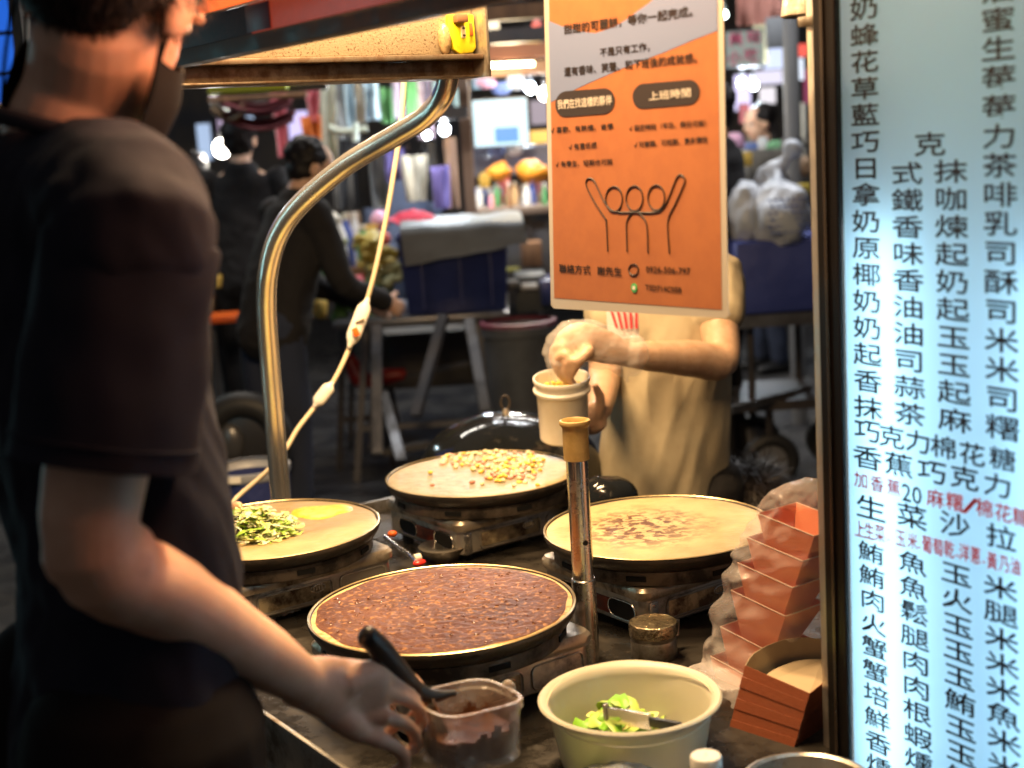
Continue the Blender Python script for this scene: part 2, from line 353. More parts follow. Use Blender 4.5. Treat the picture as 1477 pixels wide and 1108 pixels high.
# ------------------------------------------------------------------ gas stoves and griddles
def make_stove(cpos, label):
    """stove body under griddle centre cpos, local x = VV, y = U"""
    t = thing('gas_stove', label, 'stove', (cpos.x, cpos.y, .71), 'gas stoves under the griddles')
    o = V((cpos.x, cpos.y, 0)) + VV*.015 + U*.009
    def P(x, y, z): return o + VV*x + U*y + ZZ*z
    hx, hy = .168, .142
    def rr(hx, hy, r, z, n=5):
        out = []
        for cx, cy, a0 in ((hx-r, hy-r, 0), (-hx+r, hy-r, 90), (-hx+r, -hy+r, 180), (hx-r, -hy+r, 270)):
            for k in range(n+1): a = radians(a0+90*k/n); out.append(P(cx+r*cos(a), cy+r*sin(a), z))
        return out
    b = M(); b.rings([rr(hx-.006, hy-.006, .015, .722), rr(hx, hy, .02, .727), rr(hx, hy, .02, .772), rr(hx-.001, hy-.001, .02, .775)])
    b.build('body', stove_dark, t)
    b = M(); b.rings([rr(hx+.005, hy+.005, .022, .7755), rr(hx+.006, hy+.006, .022, .780), rr(hx+.006, hy+.006, .022, .790), rr(hx+.001, hy+.001, .02, .796), rr(hx-.03, hy-.03, .02, .797)])
    b.build('top_plate', steel_brown, t)
    for sx in (-1, 1):
        for sy in (-1, 1):
            q = P(sx*(hx-.03), sy*(hy-.03), .7105); b = M(); b.cyl(q, q+ZZ*.012, .012); b.build('foot', black_plastic, t)
    # face towards near right (normal -U): two embossed panels, rounded; near corner bracket
    yf = -hy
    for x0, x1 in ((-.118, .035), (.052, .150)):
        pts = []; cx, cz, wx, wz, r = (x0+x1)/2, .749, (x1-x0)/2, .0185, .010
        for ax, az, a0 in ((wx-r, wz-r, 0), (-wx+r, wz-r, 90), (-wx+r, -wz+r, 180), (wx-r, -wz+r, 270)):
            for k in range(5): a = radians(a0+22.5*k); pts.append(P(cx+ax+r*cos(a), yf-.0015, cz+az+r*sin(a)))
        b = M(); b.tube(pts+[pts[0]], .0016, 6, False); b.build('embossed_frame', stove_dark, t)
        if x1 < .1:
            pl = []
            b = M(); b.box(P(cx, yf+.0005, cz), (2*wx-.008, .003, 2*wz-.008), A35); b.build('face_panel', mat('brassy_panel', (.62, .50, .30), .5, .35, col2=(.12, .08, .05), scale=25, rvar=.3), t, bevel=.001)
            ring = [P(.005+.015*cos(a), yf-.002, .756+.007*sin(a)) for a in [2*pi*k/20 for k in range(21)]]
            b = M(); b.tube(ring, .0012, 6, False); em = b.build('emblem', chrome, t)
            for k in range(4):
                b = M(); b.cyl(P(-.003+k*.0055, yf-.001, .752), P(-.003+k*.0055, yf-.001, .760), .0013, n=6); b.build('emblem_mark', chrome, em)
    b = M(); b.box(P(-.148, yf-.001, .748), (.018, .004, .046), A35); b.build('corner_bracket', chrome, t, bevel=.0015)
    b = M(); b.cyl(P(-.148, yf-.003, .764), P(-.148, yf-.006, .764), .003, n=10); b.build('rivet', chrome, t)
    # face towards near left (normal -VV): oval openings and hose
    xf = -hx
    for y0 in (-.085, .055):
        pl = []
        for s_, e_ in ((1, 0), (-1, 180)):
            for k in range(9): a = radians(-90+e_+180*k/8); pl.append((y0+s_*.020+.016*cos(a), .749+.016*sin(a)))
        b = M(); b.prism([(y, z) for y, z in pl], o+VV*(xf-.0012), U, ZZ, -VV, .0012); b.build('oval_opening', black_hole, t)
        pts = [o+VV*(xf-.002)+U*y+ZZ*z for y, z in pl]; b = M(); b.tube(pts+[pts[0]], .0014, 6, False); b.build('opening_rim', chrome, t)
    b = M(); b.box(P(xf-.001, -.015, .748), (.003, .07, .028), A35); b.build('red_badge', mat('worn_red_badge', (.30, .05, .02), .3, .3, col2=(.14, .03, .02), scale=25), t, bevel=.001)
    return t
def make_griddle(c, label, ring_h=.040):
    t = thing('crepe_griddle', label, 'griddle', (c.x, c.y, .797), 'round crepe griddles')
    b = M(); R_ = .208
    b.lathe(V((c.x, c.y, 0)), [(.001, .822), (.17, .822), (.190, .823), (.199, .828), (R_-.003, .838), (R_-.001, .844), (R_-.002, .8478), (R_-.005, .849), (R_-.006, .847), (.199, .8455), (.001, .8455)], 96)
    b.build('griddle_plate', iron, t)
    b = M(); b.lathe(V((c.x, c.y, 0)), [(R_-.0035, .8480), (R_-.0015, .8495), (R_-.004, .8505), (R_-.0058, .8492)], 96); b.build('polished_rim', mat('brassy_rim', (.5, .38, .2), .3, .8), t)
    b = M(); rr_ = .190
    b.lathe(V((c.x, c.y, 0)), [(rr_-.012, .7985), (rr_-.002, .7982), (rr_, .801), (rr_, .8215), (rr_-.003, .8235), (rr_-.004, .820), (rr_-.005, .801)], 96)
    b.build('burner_ring', iron_burnt, t)
    for k in range(8):
        a = radians(-108+45*k); d = V((cos(a), sin(a), 0)); tt = V((-sin(a), cos(a), 0)); q = V((c.x, c.y, .811)) + d*(rr_+.0004)
        b = M(); b.box(q, (.034, .0026, .009), a+pi/2); b.build('vent_slot', black_hole, t)
    return t
sl = ['greasy gas stove under the brown chocolate crepe in front', 'gas stove under the griddle with corn kernels', 'gas stove under the plain browned crepe beside the metal shaker', 'gas stove under the crepe with egg and lettuce']
gl = ['front round black griddle holding the brown chocolate crepe', 'rear round black griddle holding the crepe with corn', 'right round black griddle holding the plain browned crepe', 'left round black griddle holding the crepe with egg and cabbage']
for i, g_ in enumerate((G1, G2, G3, G4)):
    make_stove(g_, sl[i]); make_griddle(g_, gl[i])

# crepes --------------------------------------------------------
def crepe_mat(name, base, dark, spot_lo, spot_hi, sc, radial=None, gl=.5, extra=None, bd=.0014, ys=1.5, sp=.4):
    m = bpy.data.materials.new(name); m.use_nodes = True; N, L = m.node_tree.nodes, m.node_tree.links; b = N['Principled BSDF']
    tc = N.new('ShaderNodeTexCoord'); mp = N.new('ShaderNodeMapping'); L.new(tc.outputs['Object'], mp.inputs[0])
    mp.inputs['Rotation'].default_value = (0, 0, A35); mp.inputs['Scale'].default_value = (1, ys, 1)
    n = N.new('ShaderNodeTexNoise'); n.inputs['Scale'].default_value = sc; n.inputs['Detail'].default_value = 4; n.inputs['Roughness'].default_value = .6; n.inputs['Distortion'].default_value = .6
    L.new(mp.outputs[0], n.inputs[0])
    r = N.new('ShaderNodeMapRange'); r.inputs['From Min'].default_value = spot_lo; r.inputs['From Max'].default_value = spot_hi; L.new(n.outputs['Fac'], r.inputs[0])
    fac = r.outputs[0]
    if radial:
        vm = N.new('ShaderNodeVectorMath'); vm.operation = 'SUBTRACT'; vm.inputs[1].default_value = radial[0]
        L.new(tc.outputs['Object'], vm.inputs[0])
        vl = N.new('ShaderNodeVectorMath'); vl.operation = 'LENGTH'; L.new(vm.outputs[0], vl.inputs[0])
        n3 = N.new('ShaderNodeTexNoise'); n3.inputs['Scale'].default_value = 22; n3.inputs['Detail'].default_value = 3; L.new(tc.outputs['Object'], n3.inputs[0])
        ad = N.new('ShaderNodeMath'); ad.operation = 'MULTIPLY_ADD'; L.new(n3.outputs['Fac'], ad.inputs[0]); ad.inputs[1].default_value = .12; L.new(vl.outputs['Value'], ad.inputs[2])
        r2 = N.new('ShaderNodeMapRange'); r2.inputs['From Min'].default_value = radial[2]+.06; r2.inputs['From Max'].default_value = radial[1]+.06; L.new(ad.outputs[0], r2.inputs[0])
        mu = N.new('ShaderNodeMath'); mu.operation = 'MULTIPLY'; L.new(fac, mu.inputs[0]); L.new(r2.outputs[0], mu.inputs[1]); fac = mu.outputs[0]
    n4 = N.new('ShaderNodeTexNoise'); n4.inputs['Scale'].default_value = 14; n4.inputs['Detail'].default_value = 5; L.new(tc.outputs['Object'], n4.inputs[0])
    mb = N.new('ShaderNodeMix'); mb.data_type = 'RGBA'; mb.inputs['A'].default_value = (*base, 1); mb.inputs['B'].default_value = (*(extra or [q*.8 for q in base]), 1)
    r4 = N.new('ShaderNodeMapRange'); r4.inputs['From Min'].default_value = .4; r4.inputs['From Max'].default_value = .62; L.new(n4.outputs['Fac'], r4.inputs[0]); L.new(r4.outputs[0], mb.inputs['Factor'])
    mx = N.new('ShaderNodeMix'); mx.data_type = 'RGBA'; L.new(mb.outputs['Result'], mx.inputs['A']); mx.inputs['B'].default_value = (*dark, 1)
    L.new(fac, mx.inputs['Factor']); L.new(mx.outputs['Result'], b.inputs['Base Color'])
    b.inputs['Roughness'].default_value = gl; b.inputs['Specular IOR Level'].default_value = sp
    n5 = N.new('ShaderNodeTexNoise'); n5.inputs['Scale'].default_value = sc*1.5; n5.inputs['Detail'].default_value = 5; L.new(mp.outputs[0], n5.inputs[0])
    bp = N.new('ShaderNodeBump'); bp.inputs['Distance'].default_value = bd; L.new(n5.outputs['Fac'], bp.inputs['Height']); L.new(bp.outputs[0], b.inputs['Normal'])
    return m
def disc(c, r, z, th, irr=.003, amp=.0008, n=110, mrings=34, seed=0, sc=60):
    b = M(); vs = [V((c.x, c.y, z+th))]; fs = []
    for j in range(1, mrings+1):
        for k in range(n):
            a = 2*pi*k/n; q = j/mrings; rr_ = (r + irr*noise.noise(V((cos(a)*3+seed, sin(a)*3, 1)))*2)*q
            p = V((c.x+rr_*cos(a), c.y+rr_*sin(a), 0)); p.z = z + th*min(1, (1-q)*12+.15) + amp*noise.noise(V((p.x*sc, p.y*sc, seed)))*min(1, (1-q)*10)
            vs.append(p)
    for k in range(n): fs.append((0, 1+k, 1+(k+1) % n))
    for j in range(mrings-1):
        for k in range(n): a = 1+j*n; fs.append((a+k, a+n+k, a+n+(k+1) % n, a+(k+1) % n))
    vs.append(V((c.x, c.y, z))); o_ = 1+(mrings-1)*n
    for k in range(n): fs.append((o_+k, len(vs)-1, o_+(k+1) % n))
    return b.add(vs, fs)
def crepe(c, m, label, seed, r=.2018, amp=.0008):
    me = disc(c, r, .8460, .0022, seed=seed, amp=amp).build('crepe', m)
    me.data.transform(Matrix.Translation(-c)); me.location = c
    return tag(me, label, 'crepe', 'crepes cooking on the griddles')
crepe(G3, crepe_mat('browned_crepe', (.41, .32, .155), (.085, .032, .006), .47, .53, 48, ((-.035, .0, 0), .055, .15), .5, (.35, .26, .115)), 'plain crepe browned in the middle beside the chrome post', 3)
crepe(G2, crepe_mat('pale_crepe', (.35, .285, .165), (.22, .165, .085), .53, .68, 40, None, .45, (.30, .235, .13)), 'pale crepe scattered with corn kernels on the rear griddle', 5)
crepe(G4, crepe_mat('yellow_crepe', (.35, .255, .115), (.24, .14, .045), .50, .66, 34, ((.0, 0, 0), .04, .12), .4, (.30, .21, .085)), 'pale crepe with egg and shredded cabbage on the left griddle', 8)
crepe(G1, crepe_mat('crepe_edge', (.62, .42, .18), (.40, .18, .05), .5, .62, 60, None, .45, None), 'crepe under the chocolate spread on the front griddle', 11)
# chocolate spread: glossy, lumpy
cm = crepe_mat('chocolate_spread', (.095, .031, .009), (.30, .14, .04), .54, .66, 105, None, .46, (.060, .018, .006), .0016, 1.0, .14)
cb = disc(G1, .1935, .8481, .0014, irr=.004, amp=.0015, n=220, mrings=90, seed=21, sc=95).build('chocolate_spread', cm)
cb.data.transform(Matrix.Translation(-G1)); cb.location = G1
tag(cb, 'glossy brown chocolate spread covering the front crepe', 'chocolate', kind='thing')
b = M()
for k in range(150):
    a = random.uniform(0, 2*pi); r = .185*sqrt(random.random()); p = G1 + V((cos(a)*r, sin(a)*r, .0005)); s_ = random.uniform(.0009, .0024)
    p.z = .8500; b.ell(p, (s_*random.uniform(1, 2.2), s_*1.1, s_*.5), Matrix.Rotation(random.random()*6, 3, 'Z'), 7, 4)
tag(b.build('chocolate_lumps', mat('glossy_chocolate_lump', (.09, .03, .01), .08, spec=.9)), 'small glossy lumps in the chocolate spread', 'chocolate lumps', kind='stuff')
# egg
egg = mat('runny_egg', (.75, .42, .01), .32, col2=(.78, .56, .08), scale=60, bump=.001, bscale=90, sub=.1)
ec = Z(463, 737, .85); b = M(); vs = []
def eggf(i, j):
    a = 2*pi*i; q = j; rr_ = .058*(1+.10*sin(3*a)+.06*cos(5*a+1)); 
    p = ec + V((cos(a)*rr_*1.05*q, sin(a)*rr_*.88*q, 0)); p.z = .8484 + .0042*max(0, 1-q**5) + .0006*noise.noise(p*90); return p
b.grid(eggf, 48, 12); tag(b.build('egg', egg), 'broken yellow egg spread on the left crepe', 'egg')
# corn
corn_cols = [mat('corn_yellow', (.76, .55, .09), .35, sub=.1), mat('corn_pale', (.74, .67, .42), .35, sub=.1), mat('diced_ham_pink', (.72, .33, .26), .45)]
def kern(mm, p, s_, rot):
    R_ = Matrix.Rotation(rot, 3, 'Z') @ Matrix.Rotation(random.uniform(-.7, .7), 3, 'X'); mm.ell(p, (s_, s_*.8, s_*.62), R_, 9, 6)
cl = [M(), M(), M()]
def sp_corn(px, py, s0=1): 
    p = Z(px, py, .85); dv_ = V((p.x-G2.x, p.y-G2.y, 0)); p = G2 + dv_*min(1, .185/dv_.length); p.z = .8495 + random.random()*.004; i = random.choices((0, 1, 2), (4, 6, 4))[0]; kern(cl[i], p, random.uniform(.0052, .0072)*s0, random.random()*6)
for k in range(270):
    t_ = random.random()
    if t_ < .62: px = random.uniform(638, 782); py = 662 + random.gauss(0, 6) + (px-638)*.02
    else: px = random.gauss(738, 22); py = random.gauss(681, 7)
    sp_corn(px, py)
for k in range(14): sp_corn(random.uniform(620, 800), random.uniform(658, 700))
for i in range(3): tag(cl[i].build(['yellow_corn_kernels', 'pale_corn_kernels', 'diced_ham'][i], corn_cols[i]),
    ['yellow corn kernels strewn over the rear crepe', 'pale corn kernels strewn over the rear crepe', 'pink diced ham strewn among the corn on the rear crepe'][i], ['corn', 'corn', 'ham'][i], kind='stuff')
# shredded cabbage + shrimps on the left crepe, lettuce in the bowl
cab = [mat('cabbage_pale', (.60, .64, .22), .45, sub=.1), mat('cabbage_green', (.30, .50, .05), .45, sub=.05), mat('cabbage_white', (.75, .72, .48), .45, sub=.1)]
def shreds(center, rx, ry, hgt, n, names, labels, wide=1., rot=A35, mats=cab, wts=(5, 3, 4)):
    ms = [M() for _ in mats]
    for k in range(n):
        a = random.uniform(0, 2*pi); q = sqrt(random.random()); x, y = cos(a)*rx*q, sin(a)*ry*q
        z = hgt*(1-q*q)*random.uniform(.15, 1)
        p = center + VV*x + U*y + ZZ*z; ln = random.uniform(.014, .048); d = V((random.uniform(-1, 1), random.uniform(-1, 1), random.uniform(-.35, .35))).normalized()
        wd = random.uniform(.002, .0075)*wide; cur = random.uniform(-.4, .4); n_ = 6
        sd = d.cross(V((random.uniform(-.5, .5), random.uniform(-.5, .5), 1))).normalized(); up_ = sd.cross(d)
        vs = []
        for i in range(n_+1):
            t_ = i/n_-.5; c_ = p + d*ln*t_ + up_*cur*ln*(t_*t_*2-.25) + sd*ln*.15*sin(t_*7+k); c_.z = max(c_.z, center.z+.0006)
            w_ = wd*(1-(2*t_)**4*.7)*(1+.3*sin(i*2.1+k)); 
            vs += [c_-sd*w_, c_+up_*w_*.35, c_+sd*w_]
        fs = []
        for i in range(n_):
            for j in (0, 1): fs.append((i*3+j, i*3+j+1, (i+1)*3+j+1, (i+1)*3+j))
        ms[random.choices(range(len(mats)), wts)[0]].add(vs, fs)
    for i, mm in enumerate(ms): tag(mm.build(names[i], mats[i], ang=80), labels[i], 'vegetables', kind='stuff')
cc = Z(366, 764, .85); cc.z = .849
shreds(cc, .078, .098, .042, 560, ['pale_cabbage_shreds', 'green_cabbage_shreds', 'white_cabbage_shreds'], ['pale shredded cabbage heaped on the left crepe', 'green shredded cabbage leaves heaped on the left crepe', 'white shredded cabbage heaped on the left crepe'])
shr = mat('pink_shrimp', (.80, .40, .22), .3, col2=(.85, .62, .42), scale=120, sub=.15, bump=.0006, bscale=200)
for i, (sx, sy, lab) in enumerate(((338, 733, 'farthest'), (352, 740, 'middle'), (334, 746, 'leftmost'), (364, 746, 'rightmost'))):
    p = Z(sx, sy, .874); b = M(); pts = [p + V((cos(a)*.011, sin(a)*.011, .003*sin(a*2))) for a in [i+.4*k for k in range(9)]]
    b.tube(pts, [.003, .0062, .0075, .0082, .0082, .0075, .0065, .005, .002], 12); tag(b.build('shrimp', shr), lab+' pink cooked shrimp on top of the cabbage', 'shrimp', 'shrimps on the left crepe')

# drips and scraps on the front-left stove
b = M(); p = Z(432, 872, .797); poly = [(-.018, -.006), (-.008, -.012), (.010, -.010), (.018, -.002), (.014, .008), (-.004, .010), (-.016, .006)]
# chrome post with tan cap ----------------------------------------
pb = V((.095, 2.127, .71)); t = thing('chrome_post', 'upright chrome tube with tan rubber cap between the griddles', 'post', pb)
b = M(); b.cyl(pb, pb+ZZ*.135, .0200, n=32); b.cyl(pb+ZZ*.135, pb+ZZ*.137, .0200, .0185, n=32); b.build('sleeve', chrome, t)
b = M(); b.cyl(pb+ZZ*.13, pb+ZZ*.35, .0175, n=32); b.build('tube', chrome, t)
capm = mat('tan_rubber', (.50, .33, .12), .45, col2=(.42, .27, .09), scale=60)
b = M(); b.lathe(pb, [(.0186, .333), (.0205, .334), (.0207, .36), (.0205, .385), (.0215, .3875), (.0242, .390), (.0250, .3935), (.0240, .397), (.0215, .398), (.0195, .396), (.018, .388), (.0165, .375), (.001, .372)], 40)
b.build('cap', capm, t)
q = pb + V((-.004, -.0174, .20)); b = M(); hd = V((.35, -1, 0)).normalized(); q = pb + ZZ*.200 + hd*.0174
b.cyl(q, q+hd*.0007, .0044, n=16); b.build('drilled_hole', black_hole, t)
# metal shaker ----------------------------------------------------
jp = Z(943, 925, .735); jp.z = .7105
t = thing('metal_shaker', 'round dented tin shaker with pitted lid beside the right stove', 'shaker', jp)
b = M(); b.lathe(jp, [(.001, .0), (.036, .0), (.0375, .003), (.0375, .028), (.036, .031), (.0375, .034), (.0375, .040)], 40); b.build('shaker_body', steel_dirty, t)
b = M(); b.lathe(jp, [(.0392, .0385), (.0395, .041), (.0395, .055), (.0385, .058), (.036, .059), (.035, .0575), (.001, .0585)], 40); ld = b.build('lid', mat('pitted_lid', (.5, .42, .28), .25, .9, col2=(.15, .10, .05), scale=200, lo=.45, hi=.6, bump=.002, bscale=220), t)
b = M(); b.tube([jp+VV*.037+ZZ*.02, jp+VV*.052+ZZ*.022, jp+VV*.054+ZZ*.045, jp+VV*.038+ZZ*.05], .003, 8); b.build('handle', steel_dirty, t)
# gas hose & valve between left and rear stoves
hp = [Z(556, 775, .76), Z(575, 790, .755), Z(590, 800, .75), Z(604, 815, .745)]
t = thing('gas_hose', 'short silver gas hose with red valve between the left and rear stoves', 'hose', hp[0])
b = M(); b.tube(crom(hp, 6), .006, 10); b.build('hose', chrome, t)
q = Z(605, 812, .75); b = M(); b.ell(q, (.014, .009, .007), Matrix.Rotation(A35, 3, 'Z')); b.build('valve_knob', mat('red_plastic', (.62, .03, .02), .25), t)
q = Z(566, 770, .76); b = M(); b.ell(q, (.010, .008, .007)); b.build('orange_knob', mat('orange_plastic', (.85, .14, .02), .3), t)
q = Z(597, 806, .75); b = M(); b.cyl(q, q+VV*.014, .008); b.build('ferrule', white_p, t)
q = Z(640, 812, .712); b = M(); b.lathe(V((q.x, q.y+.03, .71)), [(.001, .0), (.03, 0), (.05, .025), (.052, .03), (.048, .031), (.001, .022)], 32)
tag(b.build('metal_dish', steel_dirty), 'small tarnished metal dish peeking behind the chocolate crepe', 'dish')
# tongs / wires and foil scraps on the left stove edge
p = Z(408, 890, .712)
b = M(); b.grid(lambda a, c_: p + VV*(a-.5)*.065 + U*(c_-.5)*.022 + ZZ*(.008+.008*noise.noise(V((a*9, c_*5, 0)))), 26, 10)
tag(b.build('foil_scrap', mat('crumpled_foil', (.6, .58, .54), .3, .9, bump=.003, bscale=200), solid=.0006), 'crumpled foil scrap on the counter before the left stove', 'foil')
p = Z(432, 868, .715); b = M(); b.ell(p+ZZ*.006, (.020, .012, .003), Matrix.Rotation(A35+.3, 3, 'Z')); tag(b.build('paper_scrap', white_p), 'small white scrap beside the foil by the left stove', 'scrap')
pa, pc = Z(352, 876, .722), Z(402, 888, .716)
b = M(); b.tube([pa-(pc-pa), pa, pc], .0022, 8); tag(b.build('metal_skewer', chrome), 'thin steel skewer lying before the left stove', 'skewer')

# ------------------------------------------------------------------ plastic bowl with lettuce
bc = V((.131, 1.744, .712)); BT = Matrix.Rotation(radians(7), 3, 'X'); R_ = .122
frost = mat('frosted_plastic', (.90, .84, .66), .38, trans=.45, sub=.0, col2=(.87, .80, .60), scale=5, rvar=.1)
t = thing('plastic_bowl', 'large frosted plastic bowl holding a little chopped lettuce', 'bowl', bc)
b = M(); b.lathe(bc, [(.001, .002), (.075, .002), (.096, .006), (.104, .045), (.110, .078), (.114, .084), (.122, .088), (.1235, .092), (.121, .0945), (.114, .0925), (.109, .088), (.106, .079), (.100, .045), (.092, .012), (.07, .006), (.001, .006)], 96)
b.build('bowl_shell', frost, t)
b = M(); b.lathe(bc, [(.1125, .0922), (.1140, .0938), (.1155, .0928)], 96, tilt=BT*.975); b.build('inner_groove', frost, t)
lc = bc + V((-.035, -.0, .010))
shreds(lc+V((.02, .03, 0)), .070, .050, .062, 420, ['lettuce_pieces', 'green_lettuce_pieces', 'yellow_lettuce_pieces'],
       ['pale green lettuce in the frosted bowl', 'bright green lettuce in the frosted bowl', 'yellowish lettuce in the frosted bowl'], wide=2.2,
       mats=[mat('lettuce_pale', (.42, .58, .12), .4), mat('lettuce_green', (.20, .45, .03), .4), mat('lettuce_yellow', (.70, .66, .22), .4)], wts=(4, 4, 3))
ta, tb_ = Z(878, 1031, .778), Z(938, 1041, .783)
t = thing('serving_tongs', 'steel and black tongs lying in the lettuce bowl', 'tongs', ta)
dr = (tb_-ta).normalized(); sd = V((-dr.y, dr.x, 0))
b = M(); b.bar(ta, tb_, .006, .022, up=ZZ); b.build('blade', chrome, t, bevel=.001)
b = M(); b.bar(ta-dr*.006, ta-dr*.001, .010, .030, up=ZZ); b.build('blade_tip', steel_dirty, t, bevel=.001)
tc_ = Z(982, 1049, .792); b = M(); b.bar(tb_, tc_, .008, .013); b.build('handle', black_plastic, t, bevel=.002)

# second plastic lid / bag and white bottle at the bottom edge
bl = Z(888, 1135, .735); t_ = M()
t_.grid(lambda a, c_: bl + VV*(a-.5)*.15 + U*(c_-.5)*.12 + ZZ*(.028*(1-((a-.5)*2)**2)*(1-((c_-.5)*2)**2) + .010*noise.noise(V((a*5, c_*5, 3)))), 30, 30)
bagm = mat('thin_clear_bag', (.75, .75, .72), .15, alpha=.5, bump=.002, bscale=60, col2=(.55, .60, .65), scale=14)
tag(t_.build('crumpled_bag', bagm), 'crumpled clear plastic bag in front of the frosted bowl', 'plastic bag')
bp_ = Z(1018, 1090, .83); t = thing('sauce_bottle', 'white capped bottle standing in front of the bowl rim', 'bottle', (bp_.x, bp_.y, .71))
b = M(); q = V((bp_.x, bp_.y, .71)); b.lathe(q, [(.001, 0), (.026, 0), (.028, .004), (.028, .07), (.02, .09), (.017, .095)], 32); b.build('bottle_body', white_p, t)
b = M(); b.lathe(q, [(.018, .093), (.0185, .096), (.0185, .118), (.017, .1205), (.001, .121)], 32); b.build('cap', white_p, t)

# ------------------------------------------------------------------ orange paper boxes in a bag
orng = mat('orange_card', (.85, .27, .12), .6, col2=(.80, .23, .10), scale=8)
brwn = mat('rust_card', (.34, .095, .040), .6, col2=(.28, .075, .03), scale=120, stretch=(1, 1, 6))
kraft = mat('kraft_inner', (.40, .31, .19), .7)
def holder(mm, px, c_top, wdt, hgt, dep, lean):
    pass
tilt = (VV*.50 - U*.05 + ZZ).normalized()
stackb = [(1128, 760), (1112, 795), (1098, 832), (1088, 872), (1072, 925), (1058, 968), (1050, 1010)]
bagc = []
for i, (px, py) in enumerate(stackb):
    p = W(px+32, py-6, 2.0); bagc.append(p)
    t = thing('paper_box', 'orange paper food box, number %s from the top inside the clear bag' % ['one', 'two', 'three', 'four', 'five', 'six', 'seven'][i], 'box', p, 'nested orange paper boxes in the clear bag')
    h, w1, w2, d1, d2 = .082, .042, .018, .058, .026
    up_ = (ZZ*.93 + VV*.30).normalized(); ax = VV; ay = U
    def q(x, y, z): return p + ax*x + ay*y + up_*z
    vs = [q(-w2, -d2, -h), q(w2, -d2, -h), q(w2, d2, -h), q(-w2, d2, -h), q(-w1, -d1, .0), q(w1, -d1, .0), q(w1, d1, .012), q(-w1, d1, .012)]
    b = M(); b.add(vs, [(0, 1, 2, 3), (0, 1, 5, 4), (1, 2, 6, 5), (2, 3, 7, 6), (3, 0, 4, 7)])
    b.build('box_shell', orng, t, smooth=False, solid=.0012)
    b = M(); b.tube([vs[4], vs[5], vs[6], vs[7], vs[4]], .0012, 5, False); b.build('cut_edge', mat('pale_card_edge', (.75, .50, .36), .6), t)
# bag skin around the leaning stack
film = mat('clear_film', (.92, .84, .80), .12, alpha=.25, spec=1, bump=.003, bscale=55, col2=(.85, .8, .75), scale=18)
rg = []
path = [W(1010, 1030, 1.90), W(1035, 985, 1.92), bagc[5]-ZZ*.0, bagc[4], bagc[3], bagc[2], bagc[1], bagc[0], W(1158, 715, 1.98), W(1172, 690, 2.0)]
rad = [.034, .060, .088, .090, .088, .086, .084, .080, .050, .012]
P2 = crom(path, 12); b = M()
for i, p in enumerate(P2):
    k = i/12; j = min(int(k), len(rad)-2); r = rad[j]*(1-(k-j)) + rad[j+1]*(k-j); ring = []
    for a_ in range(96):
        a = 2*pi*a_/96; d = VV*cos(a)*r + U*sin(a)*r*.85 + ZZ*cos(a)*r*-.25
        wv = 1 + .12*noise.noise(V((cos(a)*2.2, sin(a)*2.2, i*.17))) + .05*noise.noise(V((cos(a)*5, sin(a)*5, i*.28))) + .045*sin(i*.52+cos(a)*2)
        ring.append(p + d*wv)
    rg.append(ring)
b.rings(rg)
tag(b.build('plastic_bag', film, ang=80), 'wrinkled clear plastic bag wrapped round the leaning orange boxes', 'plastic bag')
# big rust coloured holder in front with curved kraft opening
def WP(x, y, Y=1.70): return W(x, y, Y)
t = thing('paper_holder', 'rust brown folded paper holder with curved opening before the bagged boxes', 'paper holder', Z(1120, 1085, .75))
fl = [WP(1075, 960, 1.830), WP(1168, 1000, 1.750), WP(1142, 1092, 1.760), WP(1048, 1068, 1.840)]
side = [WP(1168, 1000, 1.750), WP(1225, 955, 1.850), WP(1215, 1060, 1.870), WP(1142, 1092, 1.760)]
# stack of nested sheets: each a thin card offset
for k in range(7):
    off = V((.0012, .004, -.0105))*k if k else V((0, 0, 0))
    a, b_, c_, d_ = fl; f0 = k/7; f1 = (k+1)/7-.002
    b = M(); q0, q1 = a.lerp(d_, f0), a.lerp(d_, f1); q3, q2 = b_.lerp(c_, f0), b_.lerp(c_, f1)
    out = (b_-a).cross(d_-a).normalized(); out = out if out.y < 0 else -out
    s0, s1 = side[1].lerp(side[2], f0), side[1].lerp(side[2], f1)
    e = out*(.0010*(k % 2))
    b.add([q0+e, q1+e, q2+e, q3+e, s0+e, s1+e], [(0, 1, 2, 3), (3, 2, 5, 4)]); b.build('card_layer', brwn, t, smooth=False, solid=.0008)
# kraft inside: curved back wall
arc = [WP(1075, 960, 1.830), WP(1085, 945, 1.865), WP(1105, 932, 1.895), WP(1135, 922, 1.920), WP(1170, 920, 1.930), WP(1225, 930, 1.930)]
arc = crom(arc, 5); b = M(); base = [p - ZZ*.10 - U*.02 for p in arc]
b.add(arc+base, [(i, i+1, i+1+len(arc), i+len(arc)) for i in range(len(arc)-1)]); b.build('kraft_lining', kraft, t, solid=.001)
b = M(); flp = [p - ZZ*.028 - U*.02 for p in arc]
b.add(flp + [fl[0], fl[1], side[1]], [tuple(list(range(len(arc)-1, -1, -1)) + [len(arc), len(arc)+1, len(arc)+2])]); b.build('kraft_floor', kraft, t, smooth=False)
# metal pot under it
pc_ = Z(1165, 1128, .735); pc_.z = .7105; b = M(); b.lathe(pc_, [(.001, 0), (.072, 0), (.076, .004), (.078, .022), (.082, .024), (.083, .026), (.078, .027), (.074, .024), (.072, .008), (.001, .006)], 64)
tag(b.build('steel_tray', steel_dirty), 'round steel tray under the rust brown paper holder', 'tray')

